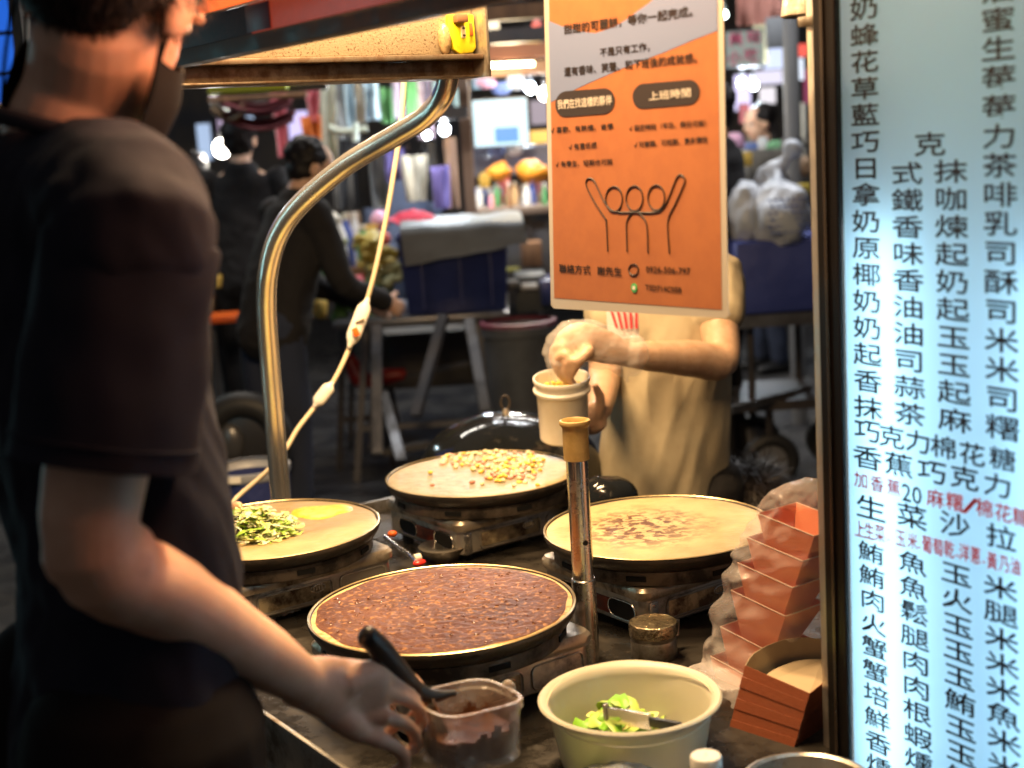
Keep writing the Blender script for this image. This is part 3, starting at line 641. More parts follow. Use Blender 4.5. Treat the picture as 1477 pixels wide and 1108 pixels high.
# ------------------------------------------------------------------ menu light box
MD = V((.508, -.862, 0)).normalized(); MN = V((-MD.y, MD.x, 0)); MN = MN if MN.y < 0 else -MN
MN = V((-.862, -.508, 0)).normalized()
MP = W(1222, 554, 1.70)
def mb(px, py): return onplane(px, py, MP, MN)
zt, zl = 2.10, .60
mbx = thing('menu_light_box', 'tall glowing pale blue menu board lettered in black and red on the right', 'menu board', V((MP.x, MP.y, zl)))
s_of = lambda p: (p-MP).dot(MD)
s0 = 0.0; s1 = .46
def mpt(s_, z, d=0): q = V((MP.x, MP.y, 0)) + MD*s_ + MN*d; q.z = z; return q
def mbox(mm, sa, sb, za, zb_, da, db):
    vs = [mpt(s, z, d) for z in (za, zb_) for s, d in ((sa, da), (sb, da), (sb, db), (sa, db))]
    mm.add(vs, [(3, 2, 1, 0), (4, 5, 6, 7), (0, 1, 5, 4), (1, 2, 6, 5), (2, 3, 7, 6), (3, 0, 4, 7)])
pm = bpy.data.materials.new('translucent_acrylic'); pm.use_nodes = True; N, L = pm.node_tree.nodes, pm.node_tree.links; N.clear()
ou = N.new('ShaderNodeOutputMaterial'); tr = N.new('ShaderNodeBsdfTranslucent'); tr.inputs[0].default_value = (.52, .80, .95, 1)
df = N.new('ShaderNodeBsdfDiffuse'); df.inputs[0].default_value = (.17, .22, .40, 1); gs = N.new('ShaderNodeBsdfGlossy'); gs.inputs['Roughness'].default_value = .25
m1 = N.new('ShaderNodeMixShader'); m1.inputs[0].default_value = .35; m2 = N.new('ShaderNodeMixShader'); m2.inputs[0].default_value = .05
L.new(tr.outputs[0], m1.inputs[1]); L.new(df.outputs[0], m1.inputs[2]); L.new(m1.outputs[0], m2.inputs[1]); L.new(gs.outputs[0], m2.inputs[2]); L.new(m2.outputs[0], ou.inputs[0])
b = M(); b.add([mpt(s0, zl), mpt(s1, zl), mpt(s1, zt), mpt(s0, zt)], [(0, 1, 2, 3)]); b.build('glowing_panel', pm, mbx, smooth=False)
boxw = mat('white_box_interior', (.75, .80, .85), .9)
b = M(); mbox(b, s0-.01, s1+.01, zl-.01, zt+.01, -.082, -.080)
mbox(b, s0-.012, s0-.009, zl-.01, zt+.01, -.0795, -.001); mbox(b, s1+.009, s1+.012, zl-.01, zt+.01, -.0795, -.001)
mbox(b, s0-.008, s1+.008, zt+.004, zt+.008, -.0795, -.001); mbox(b, s0-.008, s1+.008, zl-.008, zl-.004, -.0795, -.001)
b.build('box_shell', boxw, mbx, smooth=False)
frm = mat('dark_bronze_frame', (.018, .014, .012), .3, .5)
b = M(); mbox(b, s0-.040, s0-.002, zl-.03, zt+.03, -.085, .008); mbox(b, s1+.002, s1+.03, zl-.03, zt+.03, -.085, .008)
mbox(b, s0-.0018, s1+.0018, zl-.03, zl-.002, -.085, .008); mbox(b, s0-.0018, s1+.0018, zt+.002, zt+.03, -.085, .008)
b.build('frame', frm, mbx, smooth=False, bevel=.002)
b = M(); mbox(b, s0-.024, s0-.019, zl-.03, zt+.03, .0082, .0115); b.build('frame_bead', mat('bronze_bead', (.12, .09, .07), .25, .8), mbx, smooth=False)
# tubes inside
tub = emit('cool_tube_glow', (.75, .93, 1), 15)
ztop = mb(1290, 330).z
for k, (sx, z0, z1) in enumerate(((.060, zl+.03, ztop), (.30, zl+.03, ztop-.02))):
    b = M(); b.cyl(mpt(sx, z0, -.045), mpt(sx, z1, -.045), .008, n=10); b.build('light_tube', tub if k == 0 else emit('cool_tube_glow_dim', (.68, .88, 1), 9), mbx)
# stand and silver post beside the box
b = M(); mbox(b, s0+.02, s0+.06, .0, zl-.031, -.07, -.03); mbox(b, s1-.06, s1-.02, .0, zl-.031, -.07, -.03); b.build('leg', frm, mbx)
post = thing('canopy_post', 'square silver canopy post beside the menu board edge', 'post', mpt(-.060, 0, -.02))
b = M(); mbox(b, -.066, -.0415, 0, 2.24, -.050, -.006); b.build('post_tube', mat('brushed_silver', (.55, .50, .44), .3, .85, rvar=.2, scale=40, stretch=(8, 8, 1)), post, bevel=.003)
b = M(); mbox(b, -.074, -.041, mb(1180, 28).z-.006, mb(1180, 28).z+.006, -.056, -.0), b.build('post_clamp', steel_dirty, post, bevel=.001)
dk = W(1168, 2, 1.95); lampb = M(); lampb.lathe(dk, [(.001, .05), (.02, .048), (.035, .02), (.040, -.018), (.037, -.020), (.032, .015), (.001, .04)], 28)
tag(lampb.build('clip_lamp', steel_brown), 'dark metal clip lamp shade at the top of the silver post', 'lamp')

cols = {
 1: ([(1247, 12), (1253, 588)], '奶蜂花草藍巧日拿奶原椰奶奶起香抹', .0),
 2: ([(1309, 250), (1313, 597)], '式鐵香味香油油司蒜茶', 0),
 3: ([(1372, 247), (1378, 606)], '抹咖煉起奶起玉玉起麻', 0),
 4: ([(1440, -14), (1447, 617)], '油蜜生莓莓力茶啡乳司酥司米米司糬', 0),
 5: ([(1257, 797), (1270, 1140)], '鮪鮪肉火蟹蟹培鮮香燻鮭', 0),
 6: ([(1317, 812), (1327, 1134)], '魚魚鬆腿肉肉根蝦燻蛋', 0),
 7: ([(1380, 828), (1389, 1124)], '玉火玉玉玉鮪玉玉鮮', 0),
 8: ([(1444, 848), (1451, 1143)], '米腿米米米魚米米蝦', 0)}
lb, lr, lr2, lr3 = M(), M(), M(), M()
def at_px(mm, ch, px, py, wpx, hpx, bold=0):
    p = mb(px, py); wv = (mb(px+wpx/2, py)-mb(px-wpx/2, py)).length; hv = (mb(px, py+hpx/2)-mb(px, py-hpx/2)).length
    wv = abs((mb(px+wpx/2, py)-mb(px-wpx/2, py)).dot(MD))
    put_text(mm, ch, p+MN*.0012, MD, ZZ, wv, hv*.97, bold)
for k, (pp, s_, _) in cols.items():
    (x0, y0), (x1, y1) = pp; n = len(s_)
    hpx = (y1-y0)/(n-1)*.88; wpx = {1: 41, 2: 45, 3: 48, 4: 50, 5: 37, 6: 41, 7: 45, 8: 50}[k]
    for i, ch in enumerate(s_): f_ = i/(n-1); at_px(lb, ch, x0+(x1-x0)*f_, y0+(y1-y0)*f_, wpx, hpx, .0005)
at_px(lb, '克', 1342, 208, 46, 36, .0005)
for ch, x, y in zip('巧克力棉花糖', (1252, 1287, 1325, 1362, 1403, 1447), (621, 630, 637, 645, 655, 662)): at_px(lb, ch, x, y, 38, 34, .0005)
for ch, x, y in zip('香蕉巧克力', (1252, 1297, 1345, 1392, 1440), (660, 670, 680, 689, 700)): at_px(lb, ch, x, y, 42, 35, .0005)
for ch, x, y in zip('生菜沙拉', (1257, 1316, 1378, 1445), (733, 745, 757, 775)): at_px(lb, ch, x, y, 44, 36, .0005)
at_px(lb, '20', 1316, 712, 28, 28, .0004)
for ch, x, y in zip('加香蕉', (1243, 1266, 1290), (692, 698, 703)): at_px(lr, ch, x, y, 20, 24, .0004)
for ch, x, y in zip('麻糬/棉花糖', (1350, 1378, 1400, 1421, 1448, 1474), (719, 724, 729, 733, 740, 746)): at_px(lr2, ch, x, y, 25, 27, .0004)
for ch, x, y in zip('上生菜,玉米,葡萄乾,洋蔥,黃乃油', (1241, 1255, 1270, 1282, 1300, 1317, 1327, 1338, 1354, 1370, 1382, 1392, 1408, 1420, 1432, 1450, 1466),
                    (763, 766, 769, 775, 776, 780, 786, 785, 789, 792, 798, 797, 801, 807, 809, 813, 817)): at_px(lr3, ch, x, y, 15 if ch != ',' else 4, 26 if ch != ',' else 8, .0004)
lb.build('black_lettering', mat('black_print', (.012, .012, .018), .6), mbx, smooth=False)
for q_ in (lr, lr2, lr3): q_.build('red_lettering', mat('red_print', (.62, .05, .06), .6), mbx, smooth=False)

# ------------------------------------------------------------------ hanging poster
PN = V((-VV.x, -VV.y, 0)); PP = W(790, 300, 1.95)
def pp(x, y, off=0): return onplane(x, y, PP, PN) + PN*off
ps = thing('hanging_poster', 'orange and grey laminated recruiting poster hanging from the fascia with three line figures', 'poster', pp(920, 450))
b = M(); b.add([pp(783, -90), pp(795, 440), pp(799, 445), pp(1047, 459), pp(1051, 455), pp(1042, -90)], [(0, 1, 2, 3, 4, 5)]); b.build('laminate', mat('laminate_film', (.45, .41, .35), .25, coat=.3), ps, smooth=False, solid=.0008)
ppo = mat('poster_orange', (.37, .13, .045), .5, col2=(.34, .118, .042), scale=40, coat=.25)
b = M(); b.add([pp(791, -90, .0008), pp(800, 430, .0008), pp(1042, 447, .0008), pp(1034, -90, .0008)], [(0, 1, 2, 3)]); b.build('orange_print', ppo, ps, smooth=False)
ppg = mat('poster_grey', (.16, .20, .33), .45, coat=.25)
gy = [(792, 30), (812, 38), (840, 46), (860, 48), (885, 40), (905, 28), (922, 15), (938, 4), (950, -8), (960, -30), (1035, -30), (1036, 44), (1000, 58), (960, 75), (900, 98), (850, 120), (820, 134), (795, 148)]
b = M(); b.add([pp(x, y, .0012) for x, y in gy], [tuple(range(len(gy)))]); b.build('grey_print', ppg, ps, smooth=False)
pk, pw, pw2 = M(), M(), M()
def pill(cx, cy, w_, h_, sl_):
    pts = []
    for sx, e_ in ((1, 0), (-1, 180)):
        for k in range(11): a = radians(-90+e_+18*k); x = sx*(w_/2-h_*.42)+h_*.42*cos(a); y = h_/2*sin(a); pts.append((cx+x, cy+y+x*sl_))
    pk.add([pp(x, y, .0016) for x, y in pts], [tuple(range(len(pts)))])
pill(845, 148, 86, 37, -.075); pill(962, 136, 97, 36, -.085)
def ptext(mm, s_, x0, y0, x1, y1, h_, off=.0018, bold=0):
    a, c_ = pp(x0, y0, off), pp(x1, y1, off); hh = (pp((x0+x1)/2, (y0+y1)/2-h_/2)-pp((x0+x1)/2, (y0+y1)/2+h_/2)).length
    put_text(mm, s_, (a+c_)/2, (c_-a).normalized(), ZZ, (c_-a).length, hh, bold)
ptext(pk, '甜甜的可麗餅，等你一起完成。', 815, 43, 1000, 16, 15, bold=.0004)
ptext(pk, '不是只有工作，', 867, 76, 938, 67, 13, bold=.0003)
ptext(pk, '還有香味、笑聲、和下班後的成就感。', 815, 104, 1006, 83, 14, bold=.0003)
ptext(pw, '我們在找這樣的夥伴', 806, 151, 884, 144, 14, off=.0022, bold=.0003)
ptext(pw2, '上班時間', 938, 139, 998, 133, 13, off=.0022, bold=.0003)
ptext(pk, '√ 喜歡、有熱情、肯學', 796, 188, 886, 182, 9, bold=.0002)
ptext(pk, '√ 有責任感', 822, 212, 862, 209, 9, bold=.0002)
ptext(pk, '√ 有學生、短期也可談', 803, 237, 885, 233, 9, bold=.0002)
ptext(pk, '√ 固定時段（平日、假日可談）', 909, 185, 1020, 177, 9, bold=.0002)
ptext(pk, '√ 可兼職、可短期、更多彈性', 916, 209, 1022, 201, 9, bold=.0002)
ptext(pk, '聯絡方式', 808, 387, 853, 389, 13, bold=.0003); ptext(pk, '謝先生', 863, 390, 898, 392, 13, bold=.0003)
ptext(pk, '0926-506-797', 933, 388, 997, 391, 10, bold=.0002); ptext(pk, 'TSD714C058', 932, 414, 984, 418, 9, bold=.0002)
def stroke(pts, w_=2.2, sm=6):
    q = crom([pp(x, y, .0017) for x, y in pts], sm) if sm > 1 else [pp(x, y, .0017) for x, y in pts]
    pk.tube(q, w_/F*1.75/2, 6)
for cx, cy in ((887, 287), (916.5, 286), (948, 285)):
    stroke([(cx+12*cos(2*pi*k/16), cy+18*sin(2*pi*k/16)) for k in range(17)], sm=3)
stroke([(878, 363), (876, 320), (874, 315), (858, 290), (847, 268), (848, 259), (853, 257), (859, 262), (866, 277), (875, 294), (888, 305), (917, 306), (948, 306), (960, 297), (968, 280), (977, 257), (983, 252), (989, 258), (987, 268), (975, 295), (965, 316), (965, 340), (967, 366)], sm=3)
stroke([(906, 363), (905, 330), (906, 318), (912, 308), (917, 306), (924, 308), (932, 318), (935, 332), (936, 365)], sm=3)
pk.build('dark_print', mat('poster_black', (.03, .022, .02), .5), ps, smooth=False)
for q_ in (pw, pw2): q_.build('white_print', mat('poster_white', (.75, .68, .58), .5), ps, smooth=False)
b = M(); b.cyl(pp(916, 415, .0012), pp(916, 415, .0020), .0060, n=24); gi = b.build('green_icon', mat('green_print', (.06, .38, .12), .5), ps)
b = M(); b.cyl(pp(916, 415, .0021), pp(916, 415, .0024), .0028, n=16); b.build('icon_bubble', MATS['poster_white'], gi)
b = M(); ring = [pp(915+7*cos(a), 389+8*sin(a), .0015) for a in [2*pi*k/16 for k in range(17)]]; b.tube(ring, .0009, 6); b.build('phone_icon', MATS['poster_black'], ps)

# ------------------------------------------------------------------ cord with inline switch
cord_m = mat('cream_cord', (.66, .54, .36), .5)
cp = [W(584, 60, 3.25), W(583, 110, 3.25), W(578, 180, 3.25), W(568, 250, 3.25), W(556, 320, 3.25), W(540, 395, 3.25), W(524, 450, 3.25), W(505, 500, 3.22), W(484, 545, 3.2), W(462, 577, 3.18),
      W(430, 618, 3.15), W(412, 648, 3.13), W(385, 680, 3.1), W(345, 715, 3.08), W(325, 735, 3.05)]
t = thing('power_cable', 'cream power cord with inline switch hanging behind the bent pipe', 'cord', cp[0])
b = M(); b.tube(crom(cp, 8), .0058, 10); b.build('cord', cord_m, t)
def inline(a, c_, w_, name, m):
    b = M(); b.limb([a, a.lerp(c_, .25), a.lerp(c_, .75), c_], [(.006, .006), (w_, .011), (w_, .011), (.006, .006)], side=V((1, 0, 0)), n=16); return b.build(name, m, t)
sw = inline(W(530, 432, 3.23), W(504, 500, 3.21), .0175, 'inline_switch', white_p)
b = M(); q = W(514, 478, 3.21); b.box(q-V((0, .012, 0)), (.014, .006, .020), 0, rot=Matrix.Rotation(radians(-20), 3, 'Y')); b.build('rocker', MATS['orange_plastic'], sw, bevel=.001)
b = M(); q = W(520, 462, 3.22); b.box(q-V((0, .012, 0)), (.022, .005, .004), 0, rot=Matrix.Rotation(radians(-20), 3, 'Y')); b.build('switch_seam', steel_brown, sw)
inline(W(479, 553, 3.19), W(454, 586, 3.17), .016, 'connector', white_p)

# ------------------------------------------------------------------ black domed lid behind
dc = V((-.02, 3.40, .71)); wire = black_plastic
t = thing('domed_lid', 'glossy black domed lid with ring handle behind the rear griddle', 'lid', dc)
gb = mat('black_gloss_enamel', (.008, .009, .010), .10, col2=(.05, .045, .04), scale=7, lo=.58, hi=.7, bump=.0015, bscale=18, rvar=.25)
b = M(); b.lathe(dc, [(.235, .002), (.238, .006)] + [(.232*cos(a), .016+.145*sin(a)) for a in [pi/2*k/14 for k in range(15)]][:-1] + [(.001, .161)], 64)
b.build('dome', gb, t, disp=lambda p: .006*noise.noise(p*9))
b = M(); b.cyl(dc+ZZ*.160, dc+ZZ*.172, .010, .007); b.build('knob_base', steel_brown, t)
b = M(); b.tube([dc+ZZ*(.188+.018*sin(a))+V((.011*cos(a), 0, 0)) for a in [2*pi*k/20 for k in range(21)]], .0030, 8); b.build('ring_handle', iron, t)
q = Z(872, 716, .80); b = M(); b.ell(V((q.x, q.y+.02, .79)), (.07, .05, .05), n=20, m=12)
tag(b.build('black_bag', gb, disp=lambda p: .010*noise.noise(p*26)), 'small crumpled black plastic bag between rear and right griddles', 'bag')
q = Z(866, 716, .71); 

# ================================================================== PEOPLE
def hand(mm, w_, d, nrm, curl=.5, s=1.0, thumb=1, spread=1.):
    """hand from wrist w_ along d, palm facing nrm; fingers bend towards nrm"""
    d = d.normalized(); nrm = (nrm - d*nrm.dot(d)).normalized(); sd = d.cross(nrm)*thumb  # towards the thumb
    mm.limb([w_-d*.015*s, w_+d*.025*s, w_+d*.06*s, w_+d*.082*s], [(.026*s, .019*s), (.033*s, .017*s), (.040*s, .015*s), (.039*s, .012*s)], side=sd, n=16, sm=3)
    for i, (o_, ln) in enumerate(((.028, .072), (.0095, .080), (-.0095, .075), (-.028, .060))):
        p = w_ + d*(.084-.004*abs(i-1))*s + sd*o_*s; dd = (d + sd*o_*2.2*spread).normalized(); pts = [p-dd*.03*s, p]; a = 0
        for k, fr in enumerate((.45, .30, .25)):
            a += curl*(.75, 1.0, .7)[k]*(1+.08*i); v = dd*cos(a) + nrm*sin(a); pts.append(pts[-1]+v*ln*fr*s)
        mm.limb(pts, [.0085*s, .0092*s, .0082*s, .0075*s, .0062*s], n=10, sm=2)
    p = w_ + d*.018*s + sd*.026*s; v = (d*.62 + sd*.68 + nrm*.30).normalized(); v2 = (d*.85 + sd*.25 + nrm*(.35+curl*.3)).normalized()
    mm.limb([p-v*.01*s, p+v*.022*s, p+v*.045*s, p+v*.045*s+v2*.03*s, p+v*.045*s+v2*.05*s], [.016*s, .014*s, .0105*s, .0098*s, .0078*s], n=10, sm=2)

def head(mm, c, fd, up_, s=1.0):
    fd = fd.normalized(); up_ = (up_-fd*up_.dot(fd)).normalized(); sd = fd.cross(up_)
    R_ = Matrix((sd, fd, up_)).transposed()
    mm.ell(c+up_*.025*s-fd*.012*s, (.076*s, .095*s, .088*s), R_)
    mm.ell(c-up_*.030*s+fd*.018*s, (.060*s, .070*s, .080*s), R_)
    mm.ell(c-up_*.075*s+fd*.045*s, (.034*s, .034*s, .028*s), R_)                                   # chin
    mm.limb([c+fd*.082*s+up_*.015*s, c+fd*.104*s-up_*.022*s], [.007*s, .013*s], n=10, sm=1)        # nose
    mm.limb([c+fd*.083*s+up_*.022*s-sd*.045*s, c+fd*.090*s+up_*.026*s, c+fd*.083*s+up_*.022*s+sd*.045*s], [.006*s, .007*s, .006*s], n=8)
    mm.limb([c+fd*.082*s-up_*.050*s-sd*.018*s, c+fd*.089*s-up_*.050*s, c+fd*.082*s-up_*.050*s+sd*.018*s], [.005*s, .008*s, .005*s], n=8)
    for e in (-1, 1):
        mm.ell(c+sd*e*.076*s-fd*.008*s-up_*.008*s, (.010*s, .018*s, .031*s), Matrix((sd, fd, up_)).transposed() @ Matrix.Rotation(-.35*e, 3, 'Z'))
    return sd

def fuzz(parent, c, R_, rad, n, ln, m, cond, name='hair_strands', w_=.0007, down=.5):
    b = M()
    for k in range(n):
        z = random.uniform(-1, 1); a = random.uniform(0, 2*pi); q = sqrt(1-z*z); l = V((q*cos(a), q*sin(a), z))
        if not cond(l): continue
        p = c + R_ @ V((l.x*rad[0], l.y*rad[1], l.z*rad[2])); nn = (R_ @ l).normalized()
        tdir = V((0, 0, -1)); tdir = (tdir-nn*tdir.dot(nn)); d = (nn*.35 + tdir*down + V((random.gauss(0, .3), random.gauss(0, .3), random.gauss(0, .3)))).normalized()
        L_ = ln*random.uniform(.5, 1.3); s_ = d.cross(nn).normalized()*w_
        b.add([p-s_, p+s_, p+d*L_*.6+s_*.8, p+d*L_*.6-s_*.8, p+d*L_+V((0, 0, -L_*.15))], [(0, 1, 2, 3), (3, 2, 4)])
    return b.build(name, m, parent, ang=180)

def face_bits(t, c, fd, up_, s=1.0):
    fd = fd.normalized(); up_ = (up_-fd*up_.dot(fd)).normalized(); sd = fd.cross(up_)
    ew = mat('eye_white', (.7, .68, .64), .2); ed = mat('eye_iris', (.02, .012, .01), .1); lip = mat('lips', (.42, .17, .13), .5)
    for e in (-1, 1):
        q = c+sd*e*.030*s+fd*.076*s+up_*.008*s
        b = M(); b.ell(q, (.012*s, .012*s, .008*s)); ey = b.build('eye', ew, t)
        b = M(); b.ell(q+fd*.0095*s, (.0045*s,)*3, n=10, m=6); b.build('iris', ed, ey)
    b = M(); b.limb([c+fd*.087*s-up_*.050*s-sd*.02*s, c+fd*.0955*s-up_*.050*s, c+fd*.087*s-up_*.050*s+sd*.02*s], [.0025*s, .0045*s, .0025*s], n=8); b.build('lips', lip, t)

def figure(label, pos, yaw, h=1.68, lean=0, bend=0, arms=None, top=blackcloth, bottom=jeans, sleeve=1, group=None, voxel=.009, hairm=None, hairlong=0, headturn=0,
           skinm=None, category='person', seated=False, facebits=True):
    """standing or leaning adult. arms = {side: (elbow, wrist)} in local metres (x right, y forward, z up) for h = 1.7"""
    s = h/1.7; pos = V(pos); c_, s_ = cos(yaw), sin(yaw)
    def Lp(x, y, z):
        # lean the upper body about the hips
        if z > .92 and lean:
            dz = z-.92; z2 = .92+dz*cos(lean)-y*sin(lean); y2 = y*cos(lean)+dz*sin(lean); y, z = y2, z2
        if seated:
            z -= .44
        return pos + V((x*c_-y*s_, x*s_+y*c_, z))*s
    def D(x, y, z): return V((x*c_-y*s_, x*s_+y*c_, z))
    t = thing('person', label, category, pos, group)
    arms = arms or {}
    A = {}
    for e in (-1, 1):
        sh = Lp(e*.175, -.01, 1.40)
        if e in arms: el, wr = arms[e]; el, wr = pos+D(*el)*s, pos+D(*wr)*s
        else: el, wr = Lp(e*.23, -.03, 1.12), Lp(e*.235, .07, .88)
        A[e] = (sh, el, wr)
    ud = (Lp(0, 0, 1.5)-Lp(0, 0, 1.2)).normalized()
    ht = headturn; fd = D(-sin(ht), cos(ht), 0); fd = (fd*cos(lean*.6) - ZZ*sin(lean*.6)-ZZ*.15).normalized()
    hc = Lp(0, .03, 1.585); hu = (ud*.6+ZZ*.4).normalized()
    sk = skinm or skin
    legs = {}
    for e in (-1, 1):
        if seated: legs[e] = [Lp(e*.09, 0, .90), Lp(e*.11, .40, .90), pos+D(e*.11, .42, .08)*s]
        else: legs[e] = [Lp(e*.09, 0, .90), Lp(e*.10, .02, .49), Lp(e*.11, -.01, .09)]
    b = M()
    b.limb([Lp(0, 0, .92), Lp(0, .005, 1.08), Lp(0, .01, 1.28), Lp(0, 0, 1.40)], [(.15*s, .10*s), (.13*s, .09*s), (.155*s, .10*s), (.13*s, .075*s)], side=D(1, 0, 0), n=20)
    b.limb([Lp(0, -.01, 1.40), Lp(0, 0, 1.50), hc], [.058*s, .052*s, .05*s], n=14)
    head(b, hc, fd, hu, s)
    for e in (-1, 1):
        sh, el, wr = A[e]; b.limb([sh, sh.lerp(el, .5), el, el.lerp(wr, .35), wr], [.048*s, .043*s, .036*s, .036*s, .025*s], n=12)
        dd = (wr-el).normalized(); hand(b, wr, dd, D(-e, .2, -.2), .45, s*.95, thumb=e)
        l = legs[e]; b.limb([l[0], l[0].lerp(l[1], .5), l[1], l[1].lerp(l[2], .4), l[2]], [.078*s, .07*s, .05*s, .05*s, .035*s], n=12)
    b.build('body', sk, t, remesh=voxel, smi=2)
    # top
    b = M()
    b.limb([Lp(0, .0, .88), Lp(0, .005, 1.05), Lp(0, .01, 1.25), Lp(0, -.005, 1.38), Lp(0, -.01, 1.435)], [(.19*s, .135*s), (.175*s, .13*s), (.19*s, .13*s), (.165*s, .10*s), (.085*s, .075*s)], side=D(1, 0, 0), n=24)
    for e in (-1, 1):
        sh, el, wr = A[e]
        if sleeve > .7: b.limb([sh, sh.lerp(el, .5), el, wr.lerp(el, .08)], [.068*s, .06*s, .053*s, .042*s], n=14)
        else: b.limb([sh, sh.lerp(el, .72)], [.070*s, .066*s], n=14, sm=1)
    b.build('jacket' if sleeve > .7 else 'shirt', top, t, remesh=voxel, smi=3, disp=lambda p: .011*noise.noise(V((p.x*9, p.y*9, p.z*5)))+.004*noise.noise(p*24))
    b = M()
    for e in (-1, 1):
        l = legs[e]; b.limb([l[0]+ZZ*.04*s, l[0].lerp(l[1], .5), l[1], l[1].lerp(l[2], .5), l[2]], [.098*s, .088*s, .07*s, .063*s, .058*s], n=14)
    b.build('trousers', bottom, t, remesh=voxel, smi=2, disp=lambda p: .007*noise.noise(V((p.x*14, p.y*14, p.z*8))))
    for e in (-1, 1):
        q = legs[e][2]; b = M(); q = V((q.x, q.y, pos.z+.045*s)); b.limb([q-D(0, .05, .0)*s, q+D(0, .08, -.005)*s, q+D(0, .15, -.012)*s], [(.04*s, .042*s), (.045*s, .034*s), (.038*s, .026*s)], side=D(1, 0, 0), n=14)
        b.build('shoe', black_plastic, t)
    R_ = Matrix((fd.cross(hu).normalized(), fd, hu)).transposed(); hm = hairm or hair_m
    b = M(); b.ell(hc+hu*.036*s-fd*.022*s, (.084*s, .098*s, .090*s), R_)
    b.ell(hc-hu*.01*s-fd*.045*s, (.072*s, .062*s, .085*s), R_)
    if hairlong: b.limb([hc-fd*.06*s, hc-fd*.08*s-ZZ*.12*s, hc-fd*.07*s-ZZ*.24*s], [(.075*s, .04*s), (.08*s, .035*s), (.05*s, .02*s)], side=D(1, 0, 0), n=14)
    b.build('hair', hm, t, remesh=voxel, smi=2, disp=lambda p: .010*noise.noise(p*28)+.006*noise.noise(p*70))
    if facebits: face_bits(t, hc, fd, hu, s)
    return t

# ---- the vendor at the left, seen from behind --------------------------------
vp = V((-.50, 1.42, 0))
FD = V((.82, .57, 0)).normalized(); SDV = V((FD.y, -FD.x, 0))      # facing, and his right hand side
van = thing('person', 'crepe vendor in black t-shirt and black mask stirring chocolate at the left', 'person', vp)
nk = W(95, 235, 1.42)
hc = W(162, -10, 1.40); hf = (V((.22, .96, 0)) - ZZ*.42).normalized(); hu = (ZZ + FD*.35).normalized(); hu = (hu-hf*hu.dot(hf)).normalized()
shR = W(190, 330, 1.26); elR = W(132, 790, 1.22); wrR = W(440, 985, 1.47)
shL = shR - SDV*.36 + FD*.02; elL = shL + FD*.05 - ZZ*.29; wrL = elL + FD*.03 - ZZ*.24
kn = W(545, 1005, 1.535)
b = M()
ch = (shR+shL)/2 - SDV*.015 - FD*.02
wst = V((ch.x+.02, ch.y, ch.z-.36)); pel = V((ch.x-.0, ch.y, ch.z-.55))
b.limb([pel, wst, ch-ZZ*.12, ch+ZZ*.0], [(.12, .072), (.12, .068), (.135, .066), (.11, .05)], side=SDV, n=24)
b.limb([ch+ZZ*.0+FD*.0, W(108, 205, 1.41), W(130, 130, 1.41), hc-hu*.05], [.068, .070, .064, .062], n=24)
head(b, hc, hf, hu, 1.06)
b.limb([shR, shR.lerp(elR, .5), elR, elR.lerp(wrR, .3), elR.lerp(wrR, .7), wrR], [.056, .050, (.044), (.045), .036, (.0275)], n=24)
b.limb([elR-V((.012, .004, .0)), elR+V((.02, .02, -.02))], [.038, .04], n=16, sm=1)
b.limb([shL, shL.lerp(elL, .5), elL, elL.lerp(wrL, .35), wrL], [.054, .048, .040, .040, .027], n=20)
hand(b, wrL, (wrL-elL), V((0, 0, -1)), .5)
# right hand gripping the cup handle
hd = (kn-wrR).normalized()
b.limb([wrR-hd*.01, wrR+hd*.03, W(505, 1003, 1.52), kn], [(.030, .024), (.036, .022), (.043, .020), (.040, .017)], side=(ZZ*.95+V((-.1, -.2, 0))), n=20, sm=4)
fing = [
 [(528, 983, 1.54), (560, 968, 1.555), (596, 982, 1.59), (610, 1008, 1.60), (598, 1028, 1.585)],
 [(526, 1008, 1.53), (560, 1001, 1.54), (597, 1014, 1.565), (610, 1040, 1.575), (594, 1058, 1.565)],
 [(523, 1035, 1.52), (554, 1034, 1.525), (590, 1048, 1.55), (601, 1074, 1.56), (583, 1088, 1.55)],
 [(518, 1060, 1.51), (545, 1066, 1.515), (576, 1082, 1.535), (584, 1105, 1.545), (566, 1114, 1.54)]]
for k, ff in enumerate(fing): b.limb([W(*q) for q in ff], [.0100, .0102, .0086, .0082, .0068], n=12, sm=3); b.ell(W(*ff[1]), (.0115, .0115, .0115), n=12, m=8)
b.limb([W(470, 1010, 1.50), W(505, 1045, 1.505), W(535, 1058, 1.53), W(560, 1048, 1.56), W(580, 1040, 1.58)], [.020, .017, .0125, .0112, .0085], n=12, sm=3)
b.limb([W(495, 985, 1.50), W(530, 972, 1.525), W(560, 978, 1.55), W(584, 992, 1.565), W(598, 1004, 1.575)], [.020, .0165, .013, .0115, .009], n=12, sm=3)
legsR = [pel+SDV*.09-ZZ*.03, pel+SDV*.10-ZZ*.5, V(((pel+SDV*.11).x, (pel+SDV*.11).y, .20))]
legsL = [pel-SDV*.09-ZZ*.03, pel-SDV*.10-ZZ*.5, V(((pel-SDV*.11).x, (pel-SDV*.11).y, .20))]
for l in (legsR, legsL): b.limb([l[0], l[0].lerp(l[1], .5), l[1], l[2]], [.085, .075, .052, .04], n=16)
b.build('body', skin, van, remesh=.0036, smi=2)
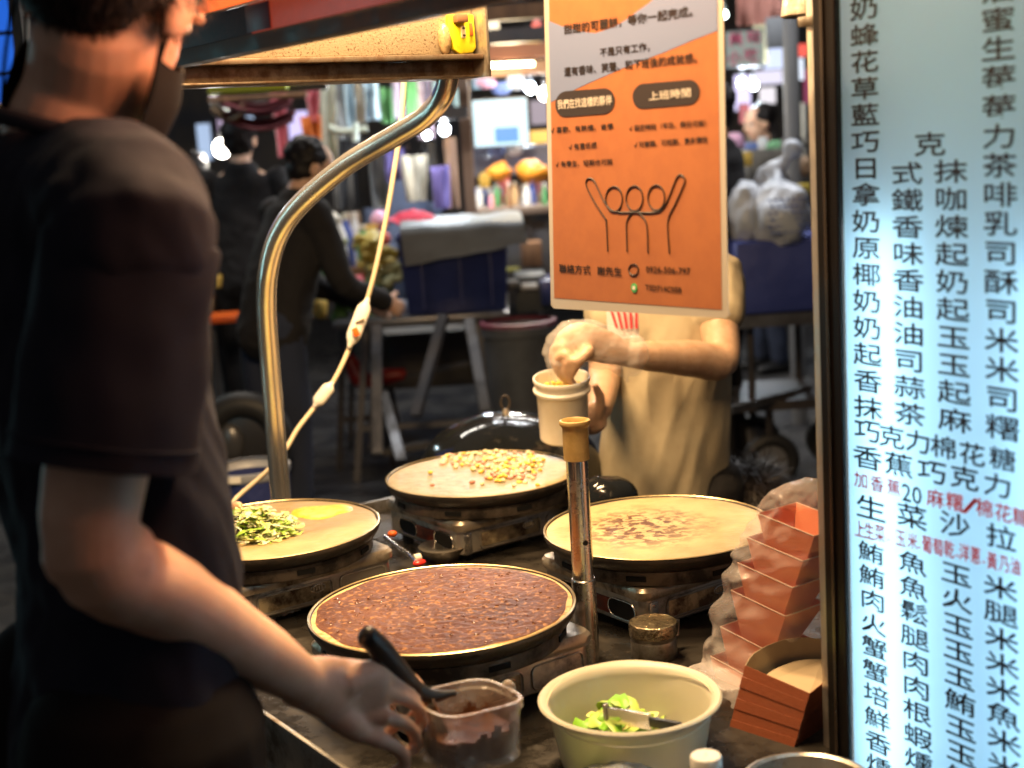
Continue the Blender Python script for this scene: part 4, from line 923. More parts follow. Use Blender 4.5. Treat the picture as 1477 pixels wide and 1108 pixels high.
# t-shirt
b = M()
b.limb([pel-ZZ*.07+FD*.00, wst+FD*.015, ch-ZZ*.18+FD*.01, ch-ZZ*.05, ch+ZZ*.045-FD*.01], [(.175, .120), (.165, .112), (.175, .112), (.170, .095), (.115, .080)], side=SDV, n=36)
slv = shR.lerp(elR, .70)
b.limb([ch+ZZ*.02, shR+ZZ*.012, shR.lerp(slv, .25)], [.082, .078, .072], n=28)
slL = shL.lerp(elL, .70); b.limb([ch+ZZ*.02, shL+ZZ*.012, slL], [.082, .074, .076], n=28)
def folds(p):
    k = .010*noise.noise(V((p.x*7, p.y*7, p.z*3.2))) + .006*noise.noise(V((p.x*16+p.z*14, p.y*16, p.z*7))) + .003*noise.noise(V((p.x*40, p.y*40+p.z*20, p.z*14)))
    q = (p.z-slv.z)
    return k
ts = b.build('t_shirt', shirt_m, van, remesh=.006, smi=5, disp=folds)
axR = (slv-shR).normalized()
b = M(); ss = []
for k in range(40):
    f_ = k/39; c_ = shR.lerp(slv, -.10+1.14*f_); rr_ = .0785 + .006*f_; rr_ = rr_*(min(1, .35+f_*5))
    a_, b_ = frame(axR, FD)
    ss.append([c_ + (a_*cos(2*pi*q/56)*rr_*1.0 + b_*sin(2*pi*q/56)*rr_*.94)*(1+.05*noise.noise(V((cos(2*pi*q/56)*2, sin(2*pi*q/56)*2, f_*4)))) for q in range(56)])
b.rings(ss, cap=False); b.build('sleeve', shirt_m, van, solid=.002)
b = M()
# collar rib
cr = []
for k in range(33):
    a = 2*pi*k/32; cr.append(W(104, 186, 1.405) + SDV*.094*cos(a) + FD*.080*sin(a) + ZZ*(-.014*cos(a)-.020*sin(a)))
b.tube(cr, .0085, 10, False); b.build('collar', mat('collar_rib', (.013, .013, .020), .9), van)
a_, b_ = frame(axR, FD)
b = M(); b.tube([slv+axR*-.012+a_*.0852*cos(2*pi*k/56)+b_*.0802*sin(2*pi*k/56) for k in range(57)], .0014, 6, False); b.build('hem_seam', shirt_m, van)
b = M()
for l in (legsR, legsL): b.limb([l[0]+ZZ*.06, l[0].lerp(l[1], .5), l[1], l[2]], [(.125, .12), .105, .08, .075], n=20)
b.build('trousers', trouser_m, van, remesh=.009, smi=3, disp=lambda p: .006*noise.noise(V((p.x*14, p.y*14, p.z*7))))
for l in (legsR, legsL):
    q = V((l[2].x, l[2].y, .165)); b = M(); b.limb([q-FD*.06, q+FD*.08, q+FD*.17], [(.045, .05), (.048, .04), (.04, .032)], side=SDV, n=16); b.build('shoe', black_plastic, van)
b = M(); b.box(V((pel.x, pel.y, .055)), (.62, .45, .11), A35); tag(b.build('wooden_platform', mat('dark_wood', (.08, .05, .03), .7, bump=.002, bscale=20), bevel=.005), 'low dark wooden platform the vendor stands on', 'platform')
# hair, mask, loops
Rh = Matrix((hf.cross(hu).normalized(), hf, hu)).transposed(); hs = hf.cross(hu).normalized()
b = M(); b.ell(hc+hu*.045-hf*.026, (.094, .108, .098), Rh); b.ell(hc+hu*.012-hf*.052, (.078, .062, .078), Rh)
b.build('hair', hair_m, van, remesh=.006, smi=3, disp=lambda p: .006*noise.noise(p*30)+.003*noise.noise(p*90))
fuzz(van, hc+hu*.045-hf*.026, Rh, (.095, .109, .099), 9000, .022, hair_m, lambda l: l.z > -.75 and not (l.y > .55 and l.z < .3))
fuzz(van, hc+hu*.012-hf*.052, Rh, (.078, .062, .078), 5000, .014, hair_m, lambda l: l.y < .3 and l.z < .5, down=1.2)
s_ = 1.06
mk = M()
def mkf(i, j):
    a = radians(-96+192*i); z = -.122+(.098-.034*abs(sin(a))**3)*j; r = .066+.004*sin(pi*j); rf = .108 - .030*(abs(j-.62))**1.2
    return hc + hs*sin(a)*r*1.08*s_ + hf*(cos(a)*rf if cos(a) > 0 else cos(a)*.05)*s_*1.02 + hu*(z - .012*(1-cos(a))*(1-j))*s_
mk.grid(mkf, 40, 12); mk.build('face_mask', mask_m, van, solid=.002)
for e in (-1, 1):
    ear = hc + hs*e*.082 - hf*.018; b = M()
    for a0, a1, j in ((hu*.030, mkf(.5+e*.49, .97), 0), (-hu*.022, mkf(.5+e*.49, .08), 1)):
        st = ear + a0 - hf*.012
        b.tube(crom([ear-hf*.016, st, st.lerp(a1, .5)+hs*e*.004, a1], 5), .0020, 8)
    b.build('mask_loop', mask_m, van)
face_bits(van, hc, hf, hu, 1.06)

# cup of chocolate and spatula -------------------------------------------------
cc_ = W(672, 1008, 1.60)
clear = mat('cloudy_clear_plastic', (.62, .55, .48), .15, alpha=.42, col2=(.30, .17, .10), scale=16, bump=.001, bscale=40)
chocd = mat('dark_chocolate', (.075, .024, .010), .25, col2=(.14, .055, .02), scale=30, bump=.003, bscale=40)
t = thing('chocolate_cup', 'clear plastic cup smeared with chocolate in the vendor\'s hand', 'cup', cc_-ZZ*.085)
def sq(rx, ry, z, n=56, e=4.0):
    out = []
    for k in range(n):
        a = 2*pi*k/n; c1, s1 = cos(a), sin(a); q_ = (abs(c1)**e+abs(s1)**e)**(-1/e)
        out.append(cc_ + (VV*.98-ZZ*.08).normalized()*rx*q_*c1 + U*ry*q_*s1 + ZZ*z)
    return out
b = M(); b.rings([sq(.02, .015, -.078), sq(.052, .042, -.078), sq(.057, .047, -.072), sq(.060, .050, -.010), sq(.0635, .0535, -.008), sq(.0635, .0535, .002), sq(.0585, .0485, .002), sq(.055, .045, -.068), sq(.02, .015, -.072)]); b.build('cup_shell', clear, t)
b = M(); b.rings([sq(.01, .008, -.066), sq(.052, .042, -.066), sq(.0555, .0455, -.040), sq(.053, .043, -.038), sq(.03, .025, -.041), sq(.01, .008, -.043)]); b.build('chocolate', chocd, t)
b = M(); sm_ = []
for k in range(70):
    p_ = sq(.0558, .0458, 0, 70)[k]; hh_ = .030*abs(noise.noise(V((k*.23, 2, 0))))+.002; b.add([p_-ZZ*.041, sq(.0558, .0458, 0, 70)[(k+1) % 70]-ZZ*.041, sq(.0572, .0472, 0, 70)[(k+1) % 70]-ZZ*(.039-hh_), sq(.0572, .0472, 0, 70)[k]-ZZ*(.039-hh_)], [(0, 1, 2, 3)])
b.build('chocolate_smear', chocd, t)
hh = [W(602, 1000, 1.59), W(575, 1003, 1.585), W(560, 1035, 1.58), W(572, 1072, 1.58), W(606, 1085, 1.59)]
b = M(); b.tube(crom(hh, 6), .006, 12); b.build('handle', clear, t)
b = M(); q = cc_+VV*.064-ZZ*.004; b.ell(q, (.009, .007, .010)); b.build('lug', clear, t)
t = thing('spatula', 'black handled spreading spatula leaning in the chocolate cup', 'spatula', W(600, 985, 1.60))
b = M(); b.limb([W(530, 918, 1.52), W(552, 940, 1.54), W(590, 985, 1.57), W(604, 1004, 1.585)], [(.0135, .012), (.0145, .013), (.0125, .011), (.011, .010)], n=18); b.build('handle', black_plastic, t)
b = M(); b.limb([W(600, 1000, 1.585), W(640, 1002, 1.60)], [.0035, .003], n=10, sm=1); b.bar(W(612, 1004, 1.59), W(640, 1060, 1.61), .03, .002); b.build('blade', chrome, t)
b = M(); b.limb([W(596, 992, 1.58), W(622, 1004, 1.59), W(655, 1000, 1.60)], [.011, .009, .004], n=12); b.build('black_collar', black_plastic, t)

# ---- helper behind the cart, head behind the poster ---------------------------
hp_ = V((.345, 3.34, 0)); hfd = V((-.25, -.97, 0)).normalized(); hsd = V((-hfd.y, hfd.x, 0))   # hsd: his left (camera right)
def HW(x, y, Y=3.34): return W(x, y, Y)
hel = thing('person', 'helper in beige t-shirt behind the cart scooping corn from a white tub', 'person', hp_)
chh = HW(968, 395, 3.38); pel2 = HW(962, 690, 3.36); wst2 = HW(965, 600, 3.36)
sL = HW(1032, 400, 3.34); eL = HW(1040, 520, 3.22); wL = HW(905, 512, 3.00)
sR = HW(885, 400, 3.38); eR = HW(872, 540, 3.30); wR = HW(866, 590, 3.08)
hch = HW(955, 200, 3.30); hfd2 = (hfd-ZZ*.35).normalized(); hu2 = (ZZ-hfd2*ZZ.dot(hfd2)).normalized()
b = M()
b.limb([pel2, wst2, chh-ZZ*.05, chh+ZZ*.05], [(.14, .10), (.125, .09), (.14, .10), (.11, .07)], side=V((1, 0, 0)), n=22)
b.limb([chh+ZZ*.05, (chh+hch)/2+ZZ*.04, hch], [.055, .05, .05], n=16)
head(b, hch, hfd2, hu2, 1.0)
b.limb([sL, sL.lerp(eL, .5), eL, eL.lerp(wL, .3), eL.lerp(wL, .7), wL], [.050, .047, .043, .044, .036, .028], n=22)
hd2 = (W(812, 500, 2.96)-wL).normalized()
b.limb([wL, W(870, 500, 2.97), W(838, 493, 2.95), W(818, 502, 2.95)], [(.027, .027), (.038, .024), (.044, .024), (.040, .022)], side=ZZ, n=18)
for k, (fx, fy) in enumerate(((806, 490), (800, 500), (806, 512), (820, 520))):
    q0 = W(fx+14, fy, 2.94-.012*k); b.limb([q0, W(fx, fy+2, 2.95-.012*k), W(fx-2, fy+22, 2.96-.01*k), W(fx+8+2*k, fy+40, 2.97-.008*k)], [.011, .0105, .0095, .0078], n=10, sm=3)
b.limb([W(850, 505, 2.92), W(832, 525, 2.91), W(822, 545, 2.93)], [.014, .012, .009], n=10, sm=3)
b.limb([sR, sR.lerp(eR, .5), eR, eR.lerp(wR, .5), wR], [.050, .046, .040, .036, .028], n=18)
b.limb([wR, W(862, 598, 3.06), W(852, 606, 3.07), W(838, 612, 3.08)], [(.028, .022), (.036, .02), (.036, .018), (.03, .014)], side=ZZ, n=16)
for k, (fx, fy) in enumerate(((795, 618), (812, 630), (826, 632), (838, 630))):
    b.limb([W(842, 612+2*k, 3.07), W((fx+842)/2, fy+4, 3.05-.01*k), W(fx, fy+2, 3.0-.008*k), W(fx-6, fy-2, 2.97)], [.0105, .010, .009, .0078], n=10, sm=3)
b.limb([W(862, 600, 3.05), W(866, 575, 3.03), W(858, 556, 3.01)], [.014, .012, .009], n=10, sm=3)
for e in (-1, 1):
    l0 = pel2 + V((e*.09, 0, -.04)); b.limb([l0, l0-ZZ*.40, V((l0.x+e*.01, l0.y, .09))], [.08, .052, .036], n=14)
b.build('body', skin_d, hel, remesh=.0055, smi=3)
b = M()
b.limb([HW(955, 705, 3.36), HW(960, 640, 3.36), HW(968, 560, 3.36), HW(970, 480, 3.37), HW(968, 420, 3.38), HW(965, 370, 3.38)], [(.158, .125), (.160, .125), (.155, .12), (.142, .11), (.150, .11), (.10, .08)], side=V((1, 0, 0)), n=40)
b.limb([sL-V((.05, 0, 0)), sL, sL.lerp(eL, .45)], [.070, .070, .066], n=20); b.limb([sR+V((.05, 0, 0)), sR, sR.lerp(eR, .45)], [.070, .066, .064], n=20)
def hf_(p): return .012*noise.noise(V((p.x*13+p.z*4, p.y*12, p.z*2.4))) + .0045*noise.noise(V((p.x*36-p.z*12, p.y*30, p.z*5)))
sh_ = b.build('t_shirt', beige, hel, remesh=.0065, smi=3, disp=hf_)
b = M()
for k in range(40):
    pass
q = W(900, 462, 3.18); b.box(W(898, 458, 3.185), (.075, .004, .10), .15); b.build('shirt_print', mat('white_print_patch', (.75, .72, .68), .7), hel)
b = M()
for k in range(5): a = W(882+k*9, 448, 3.180); c_ = W(890+k*7, 474, 3.180); b.bar(a, c_, .006, .003, up=V((0, 1, 0)))
b.build('red_print', mat('red_print_cloth', (.55, .04, .05), .7), hel)
b = M()
for e in (-1, 1):
    l0 = pel2 + V((e*.09, 0, -.02)); b.limb([l0, l0-ZZ*.40, V((l0.x+e*.01, l0.y, .12))], [.105, .08, .07], n=16)
b.build('trousers', blackcloth, hel, remesh=.01, smi=2)
for e in (-1, 1):
    q = V((pel2.x+e*.10, pel2.y, .045)); b = M(); b.limb([q-hfd*.05, q+hfd*.08, q+hfd*.15], [(.04, .042), (.045, .034), (.038, .026)], side=hsd, n=14); b.build('shoe', black_plastic, hel)
R2 = Matrix((hfd2.cross(hu2).normalized(), hfd2, hu2)).transposed()
b = M(); b.ell(hch+hu2*.036-hfd2*.02, (.084, .10, .09), R2); b.ell(hch-hu2*.01-hfd2*.045, (.072, .062, .085), R2); b.build('hair', hair_m, hel, remesh=.008, smi=2)
face_bits(hel, hch, hfd2, hu2)
# clear glove on the scooping hand
glm = mat('clear_glove', (.92, .90, .88), .07, alpha=.20, bump=.004, bscale=70, spec=1)
b = M(); b.limb([W(914, 512, 3.0), W(900, 510, 3.0), W(870, 500, 2.97), W(838, 494, 2.95), W(812, 503, 2.95), W(803, 520, 2.95), W(808, 543, 2.96)], [(.047, .040), (.043, .036), (.050, .032), (.055, .032), (.046, .030), (.030, .026), (.018, .016)], side=ZZ, n=30)
b.limb([W(890, 520, 2.99), W(900, 535, 3.0), W(906, 550, 3.01)], [(.03, .012), (.02, .008), (.006, .004)], n=14)
gv = b.build('plastic_glove', glm, hel, remesh=.004, smi=3, disp=lambda p: .006*noise.noise(V((p.x*22, p.y*38, p.z*38)))+.0012*noise.noise(p*95))
# white tub
tc0 = W(810, 545, 2.97); q = V((tc0.x, tc0.y, tc0.z))
tl = Matrix.Rotation(radians(9), 3, 'X')
t = thing('white_tub', 'white plastic tub of corn held by the helper', 'tub', q-ZZ*.14)
b = M(); b.lathe(q, [(.001, -.142), (.050, -.142), (.054, -.138), (.0565, -.035), (.058, -.033), (.063, -.030), (.064, -.024), (.0595, -.020), (.0595, -.012), (.062, -.009), (.0635, -.002), (.0625, .002), (.060, .002), (.0575, -.005), (.053, -.13), (.001, -.136)], 64, tilt=tl); b.build('tub_shell', white_p, t)
b = M()
for k in range(120):
    a = random.uniform(0, 2*pi); r = .050*sqrt(random.random()); kern(b, q+tl @ V((cos(a)*r, sin(a)*r, -.030+random.random()*.008)), .0052, a)
b.build('corn', corn_cols[0], t)['kind'] = 'stuff'
b = M(); b.lathe(q, [(.001, -.034), (.055, -.034)], 32, tilt=tl); b.build('corn_bed', corn_cols[1], t)

# ---- seated child hair behind the right griddle --------------------------------
kc = W(1086, 702, 3.42); kf = V((sin(.9), cos(.9), 0)); kp = kc - kf*.55
kid = figure('person with black hair bent low behind the right griddle, only the hair showing', (kp.x, kp.y, 0), -.9, hairlong=1, h=1.38, seated=True, top=blackcloth, bottom=blackcloth, lean=1.15, voxel=.009)
fuzz(kid, V((kc.x, kc.y, kc.z-.035)), Matrix.Identity(3), (.098, .10, .095), 5000, .05, mat('brown_black_strands', (.014, .009, .007), .5), lambda l: l.z > -.3, w_=.0009, down=.9)
b = M(); b.box(V((kp.x, kp.y, .34)), (.32, .32, .03)); st = tag(b.build('stool', mat('red_stool', (.4, .04, .03), .4)), 'low red plastic stool under the bent person', 'stool')
for sx in (-.13, .13):
    for sy in (-.13, .13):
        b = M(); b.bar(V((kp.x+sx, kp.y+sy, 0)), V((kp.x+sx*.8, kp.y+sy*.8, .325)), .03, .03); b.build('leg', MATS['red_stool'], st)

# ================================================================== MARKET BEHIND
def wh(x0, y0, x1, y1, Y): return W((x0+x1)/2, (y0+y1)/2, Y), abs(x1-x0)*Y/F, abs(y1-y0)*Y/F
def bx(name, label, cat, x0, y0, x1, y1, Y, dep, m, group=None, bevel=.005, rz=0, parent=None):
    c, a, h = wh(x0, y0, x1, y1, Y); b = M(); b.box(c+V((0, dep/2, 0)), (a, dep, h), rz); o = b.build(name, m, parent, bevel=bevel)
    if cat: tag(o, label, cat, group)
    elif label: o['label'] = label
    return o
def cloth(name, label, cat, x0, y0, x1, y1, Y, m, group=None, amp=.03, fr=9, drop=0, taper=1, seed=0):
    c, a, h = wh(x0, y0, x1, y1, Y)
    def fn_(i, j):
        k = 1-(1-taper)*j; x = (i-.5)*a*k; n1 = noise.noise(V((i*fr*.5+seed, j*1.2, seed)))
        return c + V((x, amp*(sin(i*fr*(.8+.3*sin(seed))+seed)*.6+n1*1.6)*(1.15-j*.5), (.5-(1-j))*h + .04*h*noise.noise(V((i*3+seed, 0, 5)))))
    b = M(); b.grid(fn_, 26, 16); o = b.build(name, m, smooth=True, solid=.004); return tag(o, label, cat, group)
dkmetal = mat('dark_painted_metal', (.04, .04, .045), .4, .3, col2=(.07, .06, .055), scale=5)
greymetal = mat('grey_steel', (.17, .17, .175), .35, .8, col2=(.09, .085, .08), scale=6, rvar=.3)
wood = mat('brown_wood', (.22, .11, .05), .6, col2=(.12, .06, .03), scale=6, stretch=(1, 1, .2))
# back wall and roof
t = thing('market_hall', 'dark market hall with beams and metal posts behind the stalls', 'building', (0, 12.6, 0))
b = M(); b.box((0, 13, 2), (26, .2, 4)); b.build('back_wall', mat('dark_wall', (.05, .05, .06), .8, col2=(.09, .075, .06), scale=2), t)
b = M(); b.box((0, 9.6, 3.35), (26, 7.2, .06)); b.build('roof', mat('dark_tarp', (.045, .04, .045), .8, bump=.02, bscale=4), t)
for k in range(5):
    b = M(); b.box((0, 6.6+1.4*k, 3.22), (26, .10, .16)); b.build('beam', wood, t)
for x in (-5.2, 5.8):
    b = M(); b.cyl((x, 9, 0), (x, 9, 3.3), .06); b.build('post', dkmetal, t)
b = M(); c = W(1142, 150, 7.0); b.cyl((c.x, c.y, 0), (c.x, c.y, 3.2), .040); b.build('post', mat('grey_post', (.13, .13, .13), .5), t)
b = M(); c = W(1142, 207, 7.0); b.cyl((c.x, c.y, c.z-.025), (c.x, c.y, c.z+.025), .055); b.build('post_clamp', dkmetal, t)
for px, w_ in ((671, .035),):
    b = M(); c = W(px, 170, 7.1); b.box((c.x, c.y, 1.6), (.055, .07, 3.2)); b.build('post', mat('brown_post', (.20, .13, .09), .6), t)
for y_, Y_, m_ in ((18, 6.6, wood), (52, 6.9, dkmetal), (100, 7.6, wood), (75, 7.2, mat('rust_beam', (.25, .10, .05), .6))):
    c = W(735, y_, Y_); b = M(); b.box((c.x+.1, c.y, c.z), (1.2, .06, .07)); b.build('beam', m_, t)
c = W(652, 163, 7.0); b = M(); b.box((c.x, c.y, c.z), (.16, .05, .06)); b.build('bracket', dkmetal, t)

# unseen tube lamps added above the frame to brighten the market
def added_roof_lamp(x, y, e, col, label, ln=1.1):
    t = thing('added_roof_lamp', label, 'lamp', (x, y, 3.0), 'unseen tube lamps added under the hall roof'); b = M(); b.box((x, y, 3.03), (ln, .10, .05)); b.build('housing', greymetal, t)
    b = M(); b.cyl((x-ln/2+.04, y, 2.99), (x+ln/2-.04, y, 2.99), .014, n=10); b.build('tube', emit('added_roof_glow', (1, .95, .88), 14), t)
    for sx in (-.3, .3): b = M(); b.cyl((x+sx, y, 3.055), (x+sx, y, 3.32), .006, n=6); b.build('hanger', greymetal, t)
    light('added_roof_light', 'AREA', (x, y, 2.96), e, col, t, ln*.9, .05)
added_roof_lamp(-1.1, 6.3, 20, (1, .92, .82), 'unseen roof tube lamp added over the left stall')
added_roof_lamp(.15, 6.5, 18, (.92, .95, 1), 'unseen roof tube lamp added over the middle stall')
added_roof_lamp(1.6, 6.3, 25, (.95, .96, 1), 'unseen roof tube lamp added over the blue cart')
added_roof_lamp(.4, 8.2, 28, (1, .95, .9), 'unseen roof tube lamp added over the far food counter', 1.6)
# lamps with real light
def bulb(px, py, Y, r, e, col, label, group='bare bulbs over the far stalls', gl=30):
    p = W(px, py, Y); t = thing('bulb_lamp', label, 'lamp', p, group); b = M(); b.ell(p, (r, r, r*1.1), n=16, m=10); b.build('bulb', emit('bulb_glow_%d' % int(gl+col[2]*10), col, gl), t)
    b = M(); b.cyl(p+ZZ*r*.9, p+ZZ*(r*.9+.05), .014); b.build('socket', black_plastic, t)
    b = M(); b.cyl(p+ZZ*(r*.9+.05), V((p.x, p.y, 3.3)), .004, n=6); b.build('wire', black_plastic, t)
    light('bulb_light', 'POINT', p-V((0, r*1.6, 0)), e, col, t, r*.8)
def tubel(px0, py0, px1, py1, Y, e, col, label, r=.014, gl=18, group='fluorescent tubes over the far stalls'):
    a, c_ = W(px0, py0, Y), W(px1, py1, Y); t = thing('tube_light', label, 'lamp', (a+c_)/2, group)
    b = M(); b.cyl(a, c_, r, n=10); b.build('tube', emit('tube_glow_%d' % int(gl+col[2]*10), col, gl), t)
    b = M(); b.bar(a+ZZ*(r+.018), c_+ZZ*(r+.018), .03, .05); b.build('fitting', dkmetal, t)
    light('tube_lamp_light', 'POINT', (a+c_)/2-ZZ*.08, e, col, t, .08)
cool, warm, neut = (.80, .90, 1), (1, .72, .42), (1, .93, .82)
bulb(320, 214, 8.0, .048, 26, neut, 'large bright white bulb above the far left counter')
tubel(330, 209, 366, 206, 8.0, 14, neut, 'bright white tube beside the large bulb on the left')
bulb(641, 187, 7.2, .026, 13, cool, 'right bulb of the pair below the bent pipe'); bulb(616, 195, 7.4, .018, 9, cool, 'left bulb of the pair below the bent pipe')
tubel(698, 94, 770, 91, 7.2, 22, (1, .80, .5), 'long warm tube above the white screen')
bulb(765, 127, 8.6, .030, 16, cool, 'left bulb of the pair beside the orange poster'); bulb(786, 135, 8.2, .036, 16, neut, 'right bulb of the pair beside the orange poster')
bulb(1070, 119, 9.0, .026, 20, cool, 'left bulb of the pair right of the poster'); bulb(1087, 123, 9.0, .026, 20, cool, 'right bulb of the pair right of the poster')
bulb(12, 53, 6.5, .026, 8, (.7, .95, 1), 'small bright bulb at the left picture edge')
bulb(1044, 21, 7.5, .018, 5, (.8, 1, .9), 'small greenish bulb beside the top right of the poster')
# blue gridded sign at the far left and its neighbour which lights the pipe edge
t = thing('blue_sign', 'tall bright blue sign with dark grid bars at the left edge', 'sign', W(-30, 90, 5.0))
c, a, h = wh(-420, -160, 9, 168, 5.0); b = M(); b.box(c, (a, .06, h)); b.build('sign_panel', emit('blue_glow', (.02, .16, .85), .6), t)
for k in range(7):
    b = M(); b.box(c+V((0, -.035, -h/2+h*k/6)), (a, .008, .014)); b.build('grid_bar', black_plastic, t)
b = M(); b.box(c+V((a/2+.02, 0, 0)), (.04, .10, h+.05)); b.build('sign_edge', dkmetal, t)
for sx in (-.4, .4):
    b = M(); q = c+V((sx, .06, 0)); b.cyl((q.x, q.y, 0), (q.x, q.y, q.z), .02); b.build('sign_leg', dkmetal, t)
t = thing('cyan_light_column', 'tall cyan white light column standing left of the cart beyond the frame', 'lamp', (-1.75, 2.7, 0))
b = M(); b.cyl((-1.75, 2.7, .75), (-1.75, 2.7, 1.95), .035); b.build('glow_tube', emit('cyan_white_glow', (.45, .92, 1), 5.5), t)
b = M(); b.cyl((-1.75, 2.7, 0), (-1.75, 2.7, .745), .04); b.build('stand', dkmetal, t)

# glowing shop signs at the back
def sign(x0, y0, x1, y1, Y, col, s_, label, fr=dkmetal, name='lit_sign'):
    c, a, h = wh(x0, y0, x1, y1, Y); t = thing(name, label, 'sign', c); b = M(); b.box(c, (a, .05, h)); b.build('sign_box', fr, t)
    b = M(); b.box(c-V((0, .028, 0)), (a*.95, .004, h*.94)); b.build('lit_face', emit('glow_%02d%02d%02d_%d' % (col[0]*99, col[1]*99, col[2]*99, s_*10), col, s_), t); return t, c, a, h
sign(286, 178, 306, 232, 10.5, (.42, .55, .78), .8, 'narrow pale blue lit sign left of the white bulb')
sign(316, 170, 338, 200, 11, (.68, .50, .78), .9, 'small pink lit panel above the white bulb')
sign(342, 168, 368, 202, 11, (.48, .62, .85), .9, 'pale blue lit panel above the white tube')
sign(283, 236, 302, 268, 10, (.38, .42, .62), .7, 'dim lavender lit panel low on the left')
sign(286, 258, 303, 284, 9.2, (1, .55, .30), 1.0, 'small orange lit panel low on the left')
sign(417, 160, 446, 205, 10, (.62, .55, .95), 1.0, 'lavender lit panel between the hanging apron straps')
t, c, a, h = sign(682, 143, 762, 211, 7.9, (.62, .88, 1), 1.15, 'large white lit menu screen with a blue rectangle', name='lit_screen')
q, a2, h2 = wh(714, 184, 748, 205, 7.86); b = M(); b.box(q, (a2, .006, h2)); b.build('blue_rectangle', emit('blue_panel_glow', (.10, .38, .85), .8), t)
sign(682, 112, 708, 128, 8.6, (.5, .75, .9), .8, 'small pale lit strip above the menu screen')
sign(764, 188, 792, 207, 8.3, (1, .52, .06), 1.1, 'yellow lit sign at the right of the menu screen')
sign(765, 145, 790, 180, 9.5, (.62, .50, .58), .5, 'dim mauve panel behind the menu screen')
sign(625, 108, 650, 150, 8.5, (.55, .80, .78), .8, 'pale mint lit panel inside the bend of the pipe')
sign(655, 128, 668, 158, 8.5, (.55, .80, .78), .8, 'narrow mint lit panel right of the pipe bend')
t, c, a, h = sign(1045, 45, 1100, 96, 8.8, (.50, .56, .50), .42, 'pale signboard with pink characters right of the poster')
b = M()
for ch, px, py in zip('美味小吃', (1060, 1086, 1058, 1082), (57, 54, 84, 80)): put_text(b, ch, W(px, py, 8.8)-V((0, .036, 0)), V((1, 0, 0)), ZZ, .085, .085, .003)
b.build('pink_lettering', mat('pink_print', (.75, .12, .25), .6), t, smooth=False)
for i, (x0, y0, x1, y1, Y, col, s_, lab) in enumerate((
  (1100, 70, 1130, 100, 9.5, (.60, .68, .95), 1.0, 'square pale blue lit panel left of the dark post'),
  (1058, 108, 1082, 160, 10, (.72, .66, .98), 1.1, 'tall lavender lit panel under the pink signboard'),
  (1084, 102, 1128, 122, 10.4, (.78, .74, .92), .9, 'wide pale lilac lit banner left of the dark post'),
  (1094, 126, 1118, 150, 10.8, (.85, .80, .85), .9, 'whitish lit panel above the woman with a strap'),
  (1066, 150, 1080, 178, 9.6, (.85, .20, .22), .6, 'small red lit panel beside the lavender panel'),
  (1100, 158, 1112, 205, 10.2, (.82, .86, .92), .9, 'narrow white lit panel beside the woman'),
  (1082, 158, 1098, 200, 10.6, (.60, .78, .82), .8, 'pale teal lit panel behind the pair of bulbs'),
  (1148, 64, 1164, 82, 8.6, (1, .12, .08), .9, 'small red lit sign between dark post and silver post'),
  (1148, 84, 1158, 116, 9.2, (.75, .82, .95), 1.0, 'small white lit sign under the red sign'),
  (1158, 100, 1170, 150, 10.5, (.55, .08, .20), .4, 'dark red hanging banner behind the silver post'))):
    sign(x0, y0, x1, y1, Y, col, s_, lab)
# hung awning, strip, aprons and clothes
nylon = mat('neon_yellow_strip', (.75, .85, .05), .5)
bx('awning_strip', 'neon yellow green awning edge under the canopy beam', 'awning', 300, 121, 412, 132, 6.0, .05, nylon)
bx('awning_strip', 'short yellow green awning edge left of the lamps', 'awning', 420, 119, 470, 127, 6.3, .05, nylon)
for k, (x0, y0, x1, y1, lab) in enumerate(((300, 124, 470, 134, 'near rafter of the dark awning'), (300, 137, 440, 144, 'second rafter of the dark awning'), (305, 150, 400, 156, 'third rafter of the dark awning'))):
    bx('awning_rafter', lab, 'rafter', x0, y0, x1, y1, 6.2+.5*k, .06, [dkmetal, wood, dkmetal][k], 'rafters of the left awning')
swag = mat('maroon_swag', (.16, .035, .045), .8); tanc = mat('tan_cloth', (.30, .22, .14), .8)
for k, (x0, y0, x1, y1, m_, lab) in enumerate(((318, 136, 420, 150, swag, 'upper maroon swag under the left awning'), (322, 158, 424, 172, swag, 'lower maroon swag under the left awning'), (305, 147, 352, 160, tanc, 'tan swag under the left awning'))):
    a_, c_ = W(x0, y0, 6.8), W(x1, y0, 6.8); dz = (y1-y0)/F*6.8; b = M()
    b.grid(lambda i, j: a_.lerp(c_, i) + V((0, .06*sin(j*6), -dz*sin(pi*i)-.055*j)), 20, 5); tag(b.build('swag', m_, solid=.004), lab, 'swag', 'cloth swags under the left awning')
red_c = mat('rose_cloth', (.50, .12, .15), .8); or_c = mat('orange_cloth', (.72, .22, .05), .8); pale = mat('pale_green_cloth', (.42, .46, .36), .8, col2=(.32, .34, .28), scale=9)
mauve = mat('mauve_cloth', (.34, .28, .36), .8); cream_c = mat('cream_cloth', (.24, .21, .16), .8); blue_c = mat('pale_blue_cloth', (.38, .52, .62), .8)
blk = mat('black_garment', (.02, .02, .022), .8); purp = mat('purple_cloth', (.08, .06, .18), .8); grn = mat('green_cloth', (.10, .28, .10), .8); brn = mat('brown_cloth', (.22, .14, .10), .8); gry = mat('grey_cloth', (.17, .18, .19), .8)
